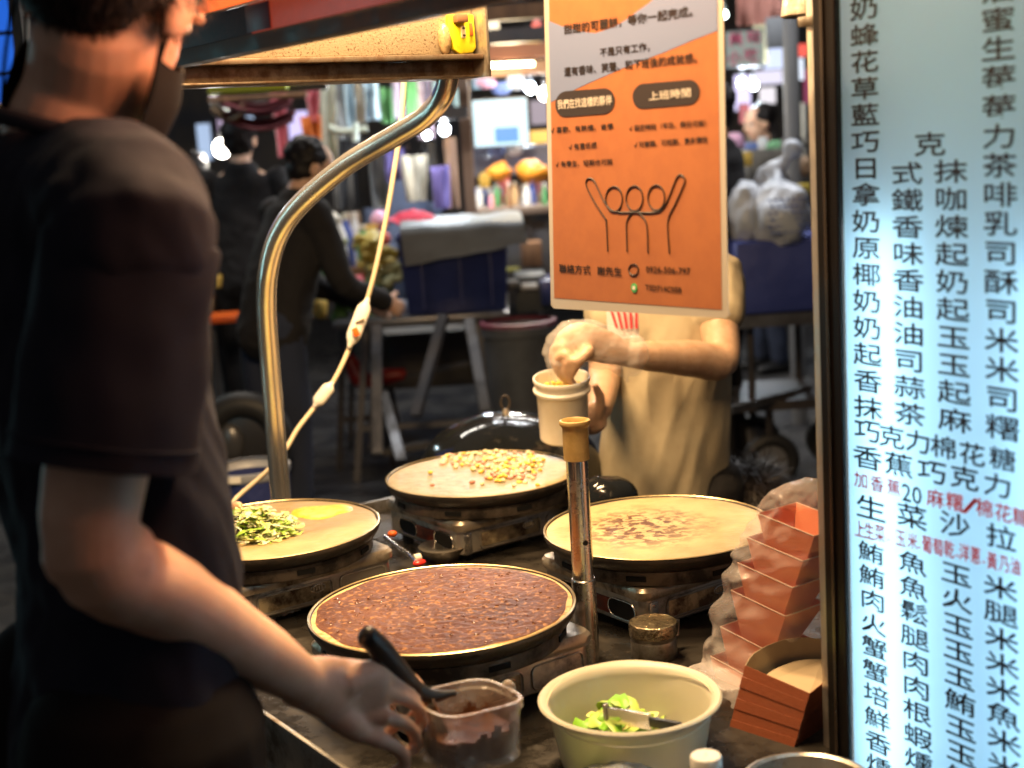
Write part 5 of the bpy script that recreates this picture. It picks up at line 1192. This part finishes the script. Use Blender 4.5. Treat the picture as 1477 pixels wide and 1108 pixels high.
for (x0, y0, x1, y1, Y, m_, tp, lab) in (
  (398, 132, 410, 225, 7.0, red_c, 2.2, 'rose red strap cloth hanging left of the orange cloth'),
  (446, 132, 458, 175, 7.0, red_c, 1.8, 'rose red strap above the orange cloth'),
  (438, 168, 462, 215, 7.0, or_c, 1.2, 'bright orange cloth hanging by its straps'),
  (462, 118, 484, 232, 7.2, pale, 1.3, 'pale green cloth hanging right of the orange cloth'),
  (486, 114, 500, 200, 7.5, gry, 1, 'grey garment hanging beside the pale green cloth'),
  (497, 112, 512, 182, 7.4, blue_c, 1, 'pale blue garment hanging under the beam'),
  (512, 112, 526, 176, 7.3, cream_c, 1, 'cream garment hanging under the beam'),
  (526, 112, 546, 172, 7.5, blue_c, 1, 'second pale blue garment, wider, hanging under the beam'),
  (548, 128, 566, 176, 7.3, grn, 1, 'green garment hanging left of the cord'),
  (566, 112, 582, 168, 7.5, mauve, 1, 'mauve garment hanging behind the cord'),
  (588, 112, 602, 176, 7.3, grn, 1, 'green garment hanging right of the cord'),
  (600, 112, 624, 200, 7.5, mauve, 1, 'dusky mauve garment hanging inside the pipe bend'),
  (478, 170, 500, 300, 7.7, blk, 1, 'black garment hanging below the pale green cloth'),
  (500, 200, 540, 300, 7.8, blk, 1, 'black coat hanging behind the straight run of the pipe'),
  (536, 220, 560, 300, 7.7, gry, 1, 'grey garment hanging behind the cord'),
  (556, 215, 584, 260, 7.6, purp, 1, 'purple garment hanging under the pipe'),
  (585, 225, 612, 290, 7.5, cream_c, 1.5, 'cream sack hanging below the left bulb'),
  (612, 205, 630, 290, 7.6, blk, 1, 'black garment hanging below the pair of bulbs'),
  (626, 240, 648, 300, 7.4, purp, 1.2, 'deep purple bag hanging below the right bulb'),
  (644, 200, 660, 300, 7.6, brn, 1, 'brown garment hanging beside the brown post')):
    cloth('hanging_cloth', lab, 'cloth', x0, y0, x1, y1, Y, m_, 'clothes and bags hanging at the middle stall', taper=tp, seed=x0*.37)
b = M(); a_, c_ = W(470, 112, 7.4), W(660, 104, 7.4); b.cyl(a_, c_, .014); tag(b.build('clothes_rail', greymetal), 'steel rail carrying the hanging clothes', 'rail')
b = M(); b.tube(crom([W(474, 184, 7.0), W(490, 190, 7.0), W(515, 188, 7.0), W(530, 186, 7.0)], 4), .018, 10); tag(b.build('curved_pipe', mat('pale_green_pipe', (.45, .50, .42), .4)), 'short curved pale green pipe before the hanging clothes', 'pipe')
b = M(); b.cyl(W(513, 176, 6.95), W(513, 204, 6.95), .014); tag(b.build('spray_bottle', mat('pale_bottle', (.6, .72, .62), .3)), 'slim pale bottle hanging by the green pipe', 'bottle')

# stall tables and things on them -----------------------------------------------
def table(label, x0, x1, ytop, Y, dep, mtop, mleg, z=None, legs=True):
    a_, c_ = W(x0, ytop, Y), W(x1, ytop, Y); zz = z or (a_.z+c_.z)/2; cx = (a_.x+c_.x)/2; w_ = (c_-a_).length
    t = thing('folding_table', label, 'table', (cx, Y+dep/2, 0)); b = M(); b.box((cx, Y+dep/2, zz-.02), (w_, dep, .04)); b.build('table_top', mtop, t, bevel=.004)
    for sx in (-1, 1):
        for sy in (-1, 1):
            q = V((cx+sx*(w_/2-.05), Y+dep/2+sy*(dep/2-.05), 0)); b = M(); b.bar(q, V((q.x-sx*.10, q.y, zz-.04)), .03, .03); b.build('leg', mleg, t)
    b = M(); b.bar(V((cx-w_/2+.08, Y+.06, .25)), V((cx+w_/2-.08, Y+.06, .25)), .025, .025); b.build('stretcher', mleg, t)
    return t, cx, w_, zz
steel_t = mat('dull_steel_table', (.22, .23, .25), .3, .7, col2=(.12, .12, .13), scale=5)
_, tcx, tw, tz = table('long steel folding table under the dark blue tub', 478, 735, 458, 6.3, .8, steel_t, mat('grey_leg', (.20, .20, .21), .4, .5))
_, t2x, t2w, t2z = table('far left stall table with a blue skirt', 285, 380, 318, 7.2, .8, wood, dkmetal)
bx('table_skirt', 'blue cloth skirt of the far left stall table', 'table skirt', 292, 326, 382, 362, 7.15, .03, mat('blue_skirt', (.06, .08, .28), .8))
bx('grey_box', 'grey plastic crate under the blue table skirt', 'crate', 296, 364, 350, 425, 7.1, .4, mat('dim_grey_plastic', (.13, .14, .18), .6))
_, t3x, t3w, t3z = table('food counter behind the steel table with orange bags', 672, 800, 300, 7.4, .9, mat('counter_top', (.20, .15, .12), .4), dkmetal)
bx('counter_front', 'dark grey front panel of the far food counter', 'panel', 682, 322, 800, 440, 7.45, .03, mat('dark_grey_front', (.06, .06, .07), .6, col2=(.10, .09, .085), scale=4))
bx('glass_case', 'glass fronted food case under the white menu screen', 'food case', 678, 212, 798, 252, 8.1, .4, mat('case_dim', (.12, .13, .19), .15, col2=(.20, .20, .26), scale=3))
orb = mat('orange_bag', (.80, .30, .02), .5, bump=.01, bscale=30, emis=0)
for x0, y0, x1, y1, lab in ((700, 230, 740, 258, 'left mound of orange bags on the far counter'), (744, 224, 790, 262, 'right mound of orange bags on the far counter')):
    c, a, h = wh(x0, y0, x1, y1, 7.75); b = M(); b.ell(c-ZZ*h*.12, (a/2, .12, h*.36), n=20, m=12); b.ell(c+V((a*.15, 0, h*.12)), (a*.22, .08, h*.26), n=14, m=10); tag(b.build('orange_bag', orb, disp=lambda p: .03*noise.noise(p*13)), lab, 'bag')
colr = [(.5, .5, .5), (.55, .10, .12), (.08, .12, .40), (.65, .42, .20), (.10, .30, .12), (.7, .7, .68), (.30, .16, .08), (.72, .30, .34)]
jm = [mat('item_%s' % n_, c_, .4) for n_, c_ in zip(('grey', 'red', 'blue', 'tan', 'green', 'white', 'brown', 'rose'), colr)]
def bottle(p, h, r, m, label, group, name='jar'):
    b = M(); b.lathe(p, [(.001, 0), (r, .002), (r, h*.62), (r*.5, h*.8), (r*.45, h*.9)], 14); o = b.build(name, m); b = M(); b.lathe(p, [(r*.5, h*.88), (r*.52, h), (.001, h*1.005)], 12); b.build('lid', white_p, o); return tag(o, label, 'jar', group)
nm = ['grey', 'red', 'blue', 'tan', 'green', 'white', 'brown', 'rose']
ORD = ['leftmost', 'second', 'third', 'fourth', 'fifth', 'sixth', 'middle', 'sixth from the right', 'fifth from the right', 'fourth from the right', 'third from the right', 'next to last', 'rightmost']
k = 0
for i in range(13):
    px = 684+i*8.6; k = (i*5) % 8
    p = W(px, 300, 7.5+.2*(i % 3)); p.z = t3z; bottle(p, random.uniform(.07, .15), random.uniform(.014, .022), jm[k], '%s jar, %s in the row on the far food counter' % (nm[k], ORD[i]), 'jars on the far food counter')
for i in range(7):
    px = 296+i*11; p = W(px, 316, 7.4+.15*(i % 2)); p.z = t2z; k = (3+i*3) % 8
    bottle(p, random.uniform(.05, .12), .02, jm[k], '%s jar, %s in the row on the blue skirted table' % (nm[k], ORD[i]), 'jars on the blue skirted table')
# produce and bottles at the left end of the steel table
for i, (px, py, Y, h, r, kk) in enumerate(((494, 380, 6.6, .22, .030, 5), (504, 385, 6.7, .26, .032, 2), (516, 380, 6.8, .25, .030, 5), (527, 385, 6.6, .20, .034, 4), (486, 385, 6.8, .18, .03, 3))):
    p = W(px, py, Y); bottle(p, h, r, jm[kk], '%s drinks bottle, %s in the row on the shelf by the black jacketed person' % (nm[kk], ORD[i]), 'bottles on the produce shelf', 'drinks_bottle')
_, _, _, sz = table('low shelf of bottles and produce beside the black jacketed person', 448, 560, 388, 6.55, .6, wood, dkmetal)
lf = [mat('leafy_green', (.06, .15, .04), .6), mat('yellow_fruit', (.36, .28, .06), .6), mat('pale_veg', (.30, .33, .20), .6)]
for i, (px, py, r, kk, lab) in enumerate(((545, 372, .07, 1, 'yellow produce heap on the shelf'), (465, 352, .10, 2, 'pale green vegetable heap beside the black sleeve'), (530, 350, .05, 1, 'small yellow fruit heap above the shelf'), (556, 395, .08, 2, 'pale produce heap at the right end of the shelf'), (520, 430, .13, 0, 'dark green leafy bundle below the shelf'), (470, 400, .09, 0, 'leafy greens left on the shelf'))):
    p = W(px, py, 6.6); b = M()
    for q_ in range(26): b.ell(p+V((random.uniform(-r, r), random.uniform(-.1, .1), random.uniform(-r, r)*.6)), (random.uniform(.02, .045),)*2+(random.uniform(.015, .03),), Matrix.Rotation(random.random()*3, 3, 'X'), 8, 5)
    tag(b.build('produce', lf[kk]), lab, 'produce', 'produce by the steel table')
bx('wooden_box', 'brown wooden box on the left end of the steel table', 'box', 450, 402, 498, 436, 6.4, .3, wood, bevel=.004)
b = M(); b.bar(W(514, 398, 6.3), W(527, 440, 6.25), .05, .04); tag(b.build('red_bottle', mat('deep_red', (.40, .03, .04), .4), bevel=.008), 'dark red bottle leaning by the greens', 'bottle')
# dark blue tub with grey sheet
tub_m = mat('dark_blue_plastic', (.018, .030, .13), .35, col2=(.03, .045, .17), scale=5)
A0 = V((W(577, 400, 6.35).x, 6.35, tz+.001)); wA = (W(735, 400, 6.35)-W(577, 400, 6.35)).length; cxA = A0.x+wA/2
t = thing('blue_tub', 'dark blue plastic tub partly covered by a grey sheet on the steel table', 'tub', (cxA, 6.6, tz))
hT = W(640, 330, 6.35).z - tz
b = M(); ring = lambda k_, z_, sc_: [V((cxA+sx*wA/2*sc_, 6.62+sy*.26*sc_, tz+z_)) for sx, sy in ((-1, -1), (1, -1), (1, 1), (-1, 1))]
b.rings([ring(0, .002, .90), ring(0, hT*.86, 1), ring(0, hT*.87, 1.04), ring(0, hT*.95, 1.04), ring(0, hT*.95, .97), ring(0, .03, .86)]); b.build('tub_shell', tub_m, t, bevel=.012)
for sx in (-.3, .05, .33):
    b = M(); b.box((cxA+wA*sx, 6.62-.262, tz+hT*.42), (.012, .012, hT*.7)); b.build('rib', tub_m, t)
shm = mat('grey_sheet', (.13, .145, .155), .6, col2=(.10, .11, .12), scale=4)
b = M(); zt_ = tz+hT*.98
def shf(i, j):
    x = cxA - wA*.50 + wA*1.12*i + .03*j; 
    if j < .55: y = 6.62+.30-.60*(j/.55); z = zt_ + .03*sin(pi*j/.55) + .02
    else: y = 6.32-.03*(j-.55); z = zt_+.02 - (j-.55)/.45*(.17-.07*i)
    return V((x, y, z+.012*noise.noise(V((i*5, j*5, 2)))))
b.grid(shf, 30, 24); tag(b.build('grey_sheet', shm, solid=.004), 'grey plastic sheet folded over the dark blue tub', 'sheet')
b = M(); p = W(594, 318, 6.6)
b.grid(lambda i, j: p + V(((i-.5)*.22, (j-.5)*.2, .045*(1-(2*i-1)**2)*(1-(2*j-1)**2)+.02*noise.noise(V((i*6, j*6, 0))))), 22, 16); tag(b.build('red_cloth', mat('crimson_cloth', (.50, .03, .07), .8), solid=.004), 'crumpled crimson cloth at the left of the grey sheet', 'cloth')
# grey bin with lid rim, small things above it
p = W(753, 560, 5.9); t = thing('round_bin', 'grey round waste bin below the poster', 'bin', (p.x, 5.9, 0)); zb_ = W(753, 462, 5.9).z
b = M(); b.lathe((p.x, 5.9, 0), [(.001, .005), (.125, .005), (.155, zb_-.06), (.165, zb_-.055), (.165, zb_-.02), (.15, zb_-.02), (.12, .03), (.001, .03)], 40); b.build('bin_body', mat('slate_plastic', (.085, .095, .11), .45, col2=(.06, .065, .075), scale=5), t)
b = M(); b.lathe((p.x, 5.9, 0), [(.150, zb_-.018), (.168, zb_-.016), (.166, zb_), (.150, zb_+.004)], 40); b.build('rim_liner', mat('dark_red_liner', (.14, .03, .05), .5), t)
bx('grey_container', 'dark grey container standing behind the waste bin', 'container', 744, 398, 788, 450, 6.7, .3, mat('gunmetal_plastic', (.07, .08, .09), .5))
bx('silver_box', 'small silver box glinting above the bin', 'box', 730, 406, 748, 418, 6.6, .1, greymetal)
bx('silver_box', 'small silver box at the right above the bin', 'box', 752, 410, 776, 418, 6.65, .1, mat('foil_box', (.7, .7, .68), .3))
bx('yellow_card', 'short yellow strip on the front of the far counter', 'card', 727, 386, 750, 392, 7.3, .01, mat('dim_yellow', (.45, .42, .12), .6))
bx('blue_crate', 'dark blue crate at the left edge of the poster', 'crate', 780, 405, 800, 440, 6.6, .3, tub_m)
c, a, h = wh(706, 410, 728, 442, 6.5); b = M(); b.ell(c, (a/2, a/2, h/2), n=14, m=8); tag(b.build('green_bag', mat('bottle_green', (.03, .13, .06), .5), disp=lambda p: .015*noise.noise(p*20)), 'small green bag right of the dark blue tub', 'bag')
bx('brown_basket', 'brown basket below the far counter edge', 'basket', 752, 350, 782, 385, 7.2, .2, wood)
# under the steel table
bx('under_cabinet', 'dim grey equipment cabinet under the steel table', 'cabinet', 545, 478, 690, 560, 7.1, .5, mat('dim_cabinet', (.05, .052, .055), .6, col2=(.07, .065, .06), scale=3))
redt = mat('red_tool_plastic', (.35, .025, .02), .35)
t = thing('red_hand_truck', 'red machine with silver bar under the steel table', 'machine', W(530, 540, 6.7))
b = M(); b.limb([W(505, 520, 6.7), W(520, 545, 6.7), W(545, 550, 6.7)], [.035, .05, .03]); b.build('red_body', redt, t)
b = M(); b.limb([W(545, 545, 6.7), W(580, 540, 6.7)], [.045, .03], sm=1); b.build('red_body', redt, t)
b = M(); b.bar(W(578, 545, 6.7), W(695, 520, 6.6), .03, .02); b.build('silver_bar', greymetal, t)
for k_, (a_, c_, lab) in enumerate((((543, 470), (545, 655), 'front left leg of a trestle'), ((552, 568), (578, 665), 'slanting trestle leg lower left'), ((676, 462), (700, 595), 'slanting right trestle leg'), ((640, 455), (600, 600), 'dark cross brace of the trestle'))):
    b = M(); b.bar(W(*a_, 6.28-.02*k_), W(*c_, 6.0-.02*k_), .045, .03); tag(b.build('trestle_bar', [greymetal, greymetal, greymetal, dkmetal][k_]), lab+' under the steel table', 'trestle leg', 'trestle legs under the steel table')
b = M(); b.bar(W(540, 655, 6.1), W(620, 640, 6.1), .04, .03); tag(b.build('floor_bar', greymetal), 'silver bar near the ground below the steel table', 'bar')
# stool with orange seat, round dark cask, blue basket
p = W(325, 458, 6.2); t = thing('bar_stool', 'metal stool with orange seat beside the dark standing person', 'stool', (p.x, 6.2, 0))
b = M(); b.box((p.x, 6.2, p.z), (.17, .17, .035)); b.build('seat', MATS['orange_plastic'], t, bevel=.012)
for sx in (-.07, .07):
    for sy in (-.07, .07): b = M(); b.cyl((p.x+sx*1.3, 6.2+sy*1.3, 0), (p.x+sx, 6.2+sy, p.z-.018), .009); b.build('leg', greymetal, t)
p = W(352, 635, 5.0); t = thing('scooter_wheel', 'large dark round tyre with grey hub low behind the pipe', 'tyre', p)
b = M(); rr_ = .135; b.rings([[p+V((cos(a)*(rr_+.05*cos(q_)), .05*sin(q_)*1.1, sin(a)*(rr_+.05*cos(q_)))) for q_ in [2*pi*j/10 for j in range(10)]] for a in [2*pi*k/36 for k in range(36)]], closed=True)
b.build('tyre', mat('tyre_rubber', (.018, .018, .019), .55), t)
b = M(); b.cyl(p-V((0, .02, 0)), p+V((0, .03, 0)), .125); hb = b.build('hub', mat('dull_hub', (.06, .06, .065), .35, .6), t, bevel=.01)
b = M(); b.ell(p-V((.045, .02, .0)), (.05, .03, .07)); b.build('hub_cap', mat('grey_hub', (.12, .12, .125), .3, .6), t)
b = M(); b.box((p.x, p.y+.02, p.z/2-.09), (.12, .10, max(.05, p.z-.19))); b.build('stand', dkmetal, t)
p = W(362, 705, 3.9); t = thing('blue_basket', 'dark blue basket with pale rim low at the pipe foot', 'basket', (p.x, 3.9, 0)); zr = W(362, 672, 3.9).z
b = M(); b.lathe((p.x, 3.9, 0), [(.001, .01), (.09, .01), (.115, zr-.03), (.11, zr-.03), (.08, .03)], 36); b.build('basket_body', mat('navy_plastic', (.02, .03, .12), .5, bump=.004, bscale=40), t)
b = M(); b.lathe((p.x, 3.9, 0), [(.112, zr-.03), (.120, zr-.02), (.120, zr), (.112, zr)], 36); b.build('rim', mat('pale_grey_plastic', (.30, .31, .34), .4), t)
b = M(); b.box((p.x-.03, 3.9-.121, zr-.012), (.055, .003, .018)); b.build('label_tag', white_p, t)
for k_ in range(4):
    a = 2*pi*k_/4; b = M(); b.box((p.x+.06*cos(a), 3.9+.06*sin(a), .005), (.02, .02, .01)); b.build('foot', black_plastic, t)

# right side: blue cart with printed white bags --------------------------------------
blu = mat('royal_blue_tarp', (.03, .05, .24), .6, col2=(.05, .075, .30), scale=3, bump=.01, bscale=9)
c, a, h = wh(1062, 345, 1210, 452, 5.6)
t = thing('blue_cart', 'royal blue tarped cart on black wheels at the right', 'cart', (c.x, 5.9, 0))
b = M(); b.box((c.x, 5.9, c.z), (a, .6, h)); b.build('tarp_box', blu, t, bevel=.02)
b = M(); b.box((c.x, 5.9, c.z-h/2-.025), (a+.05, .64, .05)); b.build('tray', steel_t, t)
b = M(); b.box((c.x, 5.9, .38), (a, .5, .04)); b.build('lower_frame', dkmetal, t)
for sx in (-.35, .35):
    for sy in (-.22, .22):
        b = M(); b.cyl((c.x+a*sx, 5.9+sy, .38), (c.x+a*sx, 5.9+sy, c.z-h/2-.05), .015); b.build('upright', dkmetal, t)
wz = W(1108, 540, 5.7)
for wx in (wz.x, wz.x+.36):
    for wy in (5.7, 6.1):
        b = M(); rr_ = .095; q = V((wx, wy, .13)); b.rings([[q+V((cos(a_)*(rr_+.03*cos(q_)), .03*sin(q_), sin(a_)*(rr_+.03*cos(q_)))) for q_ in [2*pi*j/8 for j in range(8)]] for a_ in [2*pi*k/28 for k in range(28)]], closed=True)
        wh_ = b.build('wheel', MATS['tyre_rubber'], t); b = M(); b.cyl(q-V((0, .015, 0)), q+V((0, .015, 0)), .07); b.build('rim', mat('grey_rim', (.25, .25, .26), .4, .5), wh_)
        b = M(); b.bar(q, V((wx, wy, .38)), .02, .03); b.build('fork', dkmetal, t)
b = M(); b.bar(W(1052, 592, 5.4), W(1168, 560, 5.9), .03, .03); tag(b.build('ground_bar', greymetal), 'silver bar near the ground under the blue cart', 'bar')
bagw = mat('white_sack_plastic', (.62, .66, .72), .35, col2=(.45, .50, .58), scale=5, bump=.012, bscale=9)
zc = c.z+h/2
for (x0, y0, x1, y1, Y, lab, sd_) in ((1048, 255, 1100, 352, 5.75, 'left white sack on the blue cart', 1), (1080, 262, 1172, 352, 5.65, 'front printed white sack on the blue cart', 2), (1095, 238, 1135, 300, 5.9, 'white sack with twisted top behind the others', 3)):
    c2, a2, h2 = wh(x0, y0, x1, y1, Y)
    b = M(); b.ell(c2-ZZ*h2*.05, (a2/2, .13, h2/2), n=34, m=22)
    tt = b.build('white_sack', bagw, disp=lambda p: .035*noise.noise(p*9+V((sd_, 0, 0)))+.012*noise.noise(p*26)); tag(tt, lab, 'sack', 'white sacks on the blue cart')
    if sd_ == 3:
        b = M(); b.limb([c2+ZZ*h2*.3, c2+V((.06, 0, h2*.6)), c2+V((.09, 0, h2*.85))], [.05, .022, .045]); b.build('twisted_top', bagw, tt)
    if sd_ == 2:
        b = M()
        for r_ in range(6):
            for q_ in range(7):
                b.box(c2+V((-.07+q_*.024+.01*(r_ % 2), -.135-.004*sin(q_), .06-r_*.026)), (random.uniform(.008, .020), .002, .008), 0, rot=Matrix.Rotation(.25, 3, 'Y'))
        b.build('blue_print', mat('blue_print', (.10, .16, .42), .6), tt)['kind'] = 'stuff'
bx('yellow_bar', 'yellow bar beside the silver post behind the sacks', 'bar', 1142, 266, 1170, 282, 6.5, .05, mat('dull_yellow', (.45, .34, .05), .5))
bx('rubble_shelf', 'grey shelf with dim goods behind the white sacks', 'shelf', 1078, 215, 1165, 262, 7.2, .3, mat('dim_goods', (.16, .15, .13), .7, col2=(.05, .05, .05), scale=9))
cloth('hanging_cloth', 'pale grey cloth hanging right of the dark post', 'cloth', 1146, 150, 1164, 206, 7.5, mat('pale_grey_cloth', (.45, .43, .38), .8))
cloth('hanging_banner', 'pale banner hanging below the bulbs at the right', 'banner', 1075, 162, 1096, 212, 8.8, cream_c)
cloth('hanging_banner', 'brownish red tarp hanging at the top right', 'tarp', 1064, -10, 1130, 34, 7.0, mat('dull_red_tarp', (.30, .13, .10), .8))
bx('grey_board', 'grey board hanging left of the dark post', 'board', 1106, 26, 1130, 68, 6.8, .03, gry)
bx('olive_panel', 'olive and tan panel behind the pink signboard', 'panel', 1088, 28, 1108, 92, 9.2, .03, mat('olive_tan', (.28, .25, .15), .7))

def clutter(n, x0, x1, y0, y1, Y0, Y1, labs, seed):
    rs = random.Random(seed)
    for k in range(n):
        px = rs.uniform(x0, x1); py = rs.uniform(y0, y1); Y = rs.uniform(Y0, Y1)
        yield rs, px, py, Y
kinds = ['striped snack packet', 'folded paper bag', 'small carton', 'price card', 'cloth pouch']
spots_ = [(306, 296, 7.5), (322, 300, 7.6), (338, 290, 7.7), (356, 298, 7.5), (372, 290, 7.8), (470, 340, 6.7), (482, 322, 6.9), (508, 318, 7.0), (536, 332, 7.0), (552, 345, 6.9), (548, 318, 7.1), (690, 285, 7.9), (712, 276, 7.9),
          (735, 288, 7.8), (756, 280, 7.9), (774, 290, 7.8), (700, 262, 8.0), (728, 266, 8.0), (782, 272, 8.0), (716, 218, 8.0), (742, 216, 8.0), (690, 62, 7.8), (712, 40, 7.6), (742, 66, 8.0), (770, 70, 7.9), (775, 40, 7.6),
          (1060, 205, 7.4), (1084, 212, 7.3), (1100, 206, 7.5), (1122, 214, 7.3), (1150, 226, 7.2), (1158, 240, 7.0), (1072, 230, 7.1), (1130, 238, 7.0), (700, 120, 8.3), (724, 128, 8.4), (744, 118, 8.5), (690, 335, 7.3), (712, 345, 7.3),
          (440, 420, 6.2), (462, 445, 6.2), (430, 250, 7.4), (300, 440, 7.0), (318, 405, 6.9), (690, 380, 7.2), (712, 372, 7.2)]
cc_l = [(.55, .12, .10), (.60, .55, .45), (.12, .18, .42), (.65, .42, .08), (.12, .30, .14), (.55, .30, .42), (.30, .20, .12), (.60, .62, .65)]
cn_l = ['red', 'cream', 'navy', 'mustard', 'green', 'pink', 'brown', 'pale grey']
for k, (px, py, Y) in enumerate(spots_):
    kc_ = (k*5+3) % 8; kd = k % 5; c_ = W(px, py, Y); m_ = mat('clutter_%s' % cn_l[kc_].replace(' ', '_'), cc_l[kc_], .6, bump=.01, bscale=25); b = M()
    if kd in (0, 1, 4): b.ell(c_, (random.uniform(.03, .06), .03, random.uniform(.03, .06)), n=14, m=9)
    elif kd == 2: b.box(c_, (random.uniform(.05, .10), .06, random.uniform(.04, .08)), random.uniform(-.4, .4))
    else: b.box(c_, (random.uniform(.05, .09), .006, random.uniform(.04, .07)), random.uniform(-.4, .4))
    nmk = kinds[kd]; LAB = globals().setdefault('USED', set()); where = 'on the left stall' if px < 400 else 'by the produce shelf' if px < 600 else 'hung above the white screen' if py < 130 and px < 800 else 'at the far food counter' if px < 800 else 'on the shelf behind the white sacks'
    while (cn_l[kc_], nmk, where) in LAB: kc_ = (kc_+1) % 8; m_ = mat('clutter_%s' % cn_l[kc_].replace(' ', '_'), cc_l[kc_], .6, bump=.01, bscale=25)
    LAB.add((cn_l[kc_], nmk, where))
    tag(b.build(nmk.split()[-1] if kd != 4 else 'cloth_pouch', m_, bevel=.004 if kd in (2, 3) else 0, disp=(lambda p: .012*noise.noise(p*22)) if kd in (0, 1, 4) else None), '%s %s %s' % (cn_l[kc_], nmk, where), ['packet', 'bag', 'carton', 'card', 'pouch'][kd], 'goods '+where)
# people behind ------------------------------------------------------------------------
def place(px, Y): return (W(px, 560, Y).x, Y, 0)
figure('person in black jacket and jeans leaning over the produce behind the pipe', place(398, 5.3), -.95, h=1.64, lean=.34, top=blackcloth, bottom=jeans, arms={1: ((.22, .24, 1.08), (.18, .44, .98)), -1: ((-.14, .28, 1.06), (-.02, .46, .96))}, headturn=-.2)
figure('large person in black with back turned before the white tube', place(378, 7.0), .1, h=1.74, top=blackcloth, bottom=blackcloth)
figure('person in grey jacket seated beyond the vendor\'s shoulder', place(232, 6.6), 2.2, h=1.62, top=mat('charcoal_jacket', (.05, .05, .06), .8), bottom=jeans, skinm=skin)
figure('person in brown jacket at the left stall under the bulb', place(312, 7.8), .4, h=1.58, top=mat('brown_jacket', (.22, .10, .05), .8), bottom=blackcloth)
figure('person in black t-shirt standing just right of the poster', place(1046, 6.0), 1.2, h=1.72, top=blackcloth, bottom=blackcloth, sleeve=.5)
figure('woman in black top with pale shoulder strap at the far right', place(1112, 8.6), 1.9, h=1.66, top=blackcloth, bottom=jeans, hairlong=1)
figure('person in dark coat far back beside the left bulb', place(268, 8.4), .8, h=1.66, top=mat('dim_blue_coat', (.06, .07, .11), .8), bottom=blackcloth)
figure('person in blue shirt in the far middle of the market', place(600, 9.6), .3, h=1.66, top=mat('dim_blue_shirt', (.10, .13, .22), .8), bottom=jeans)
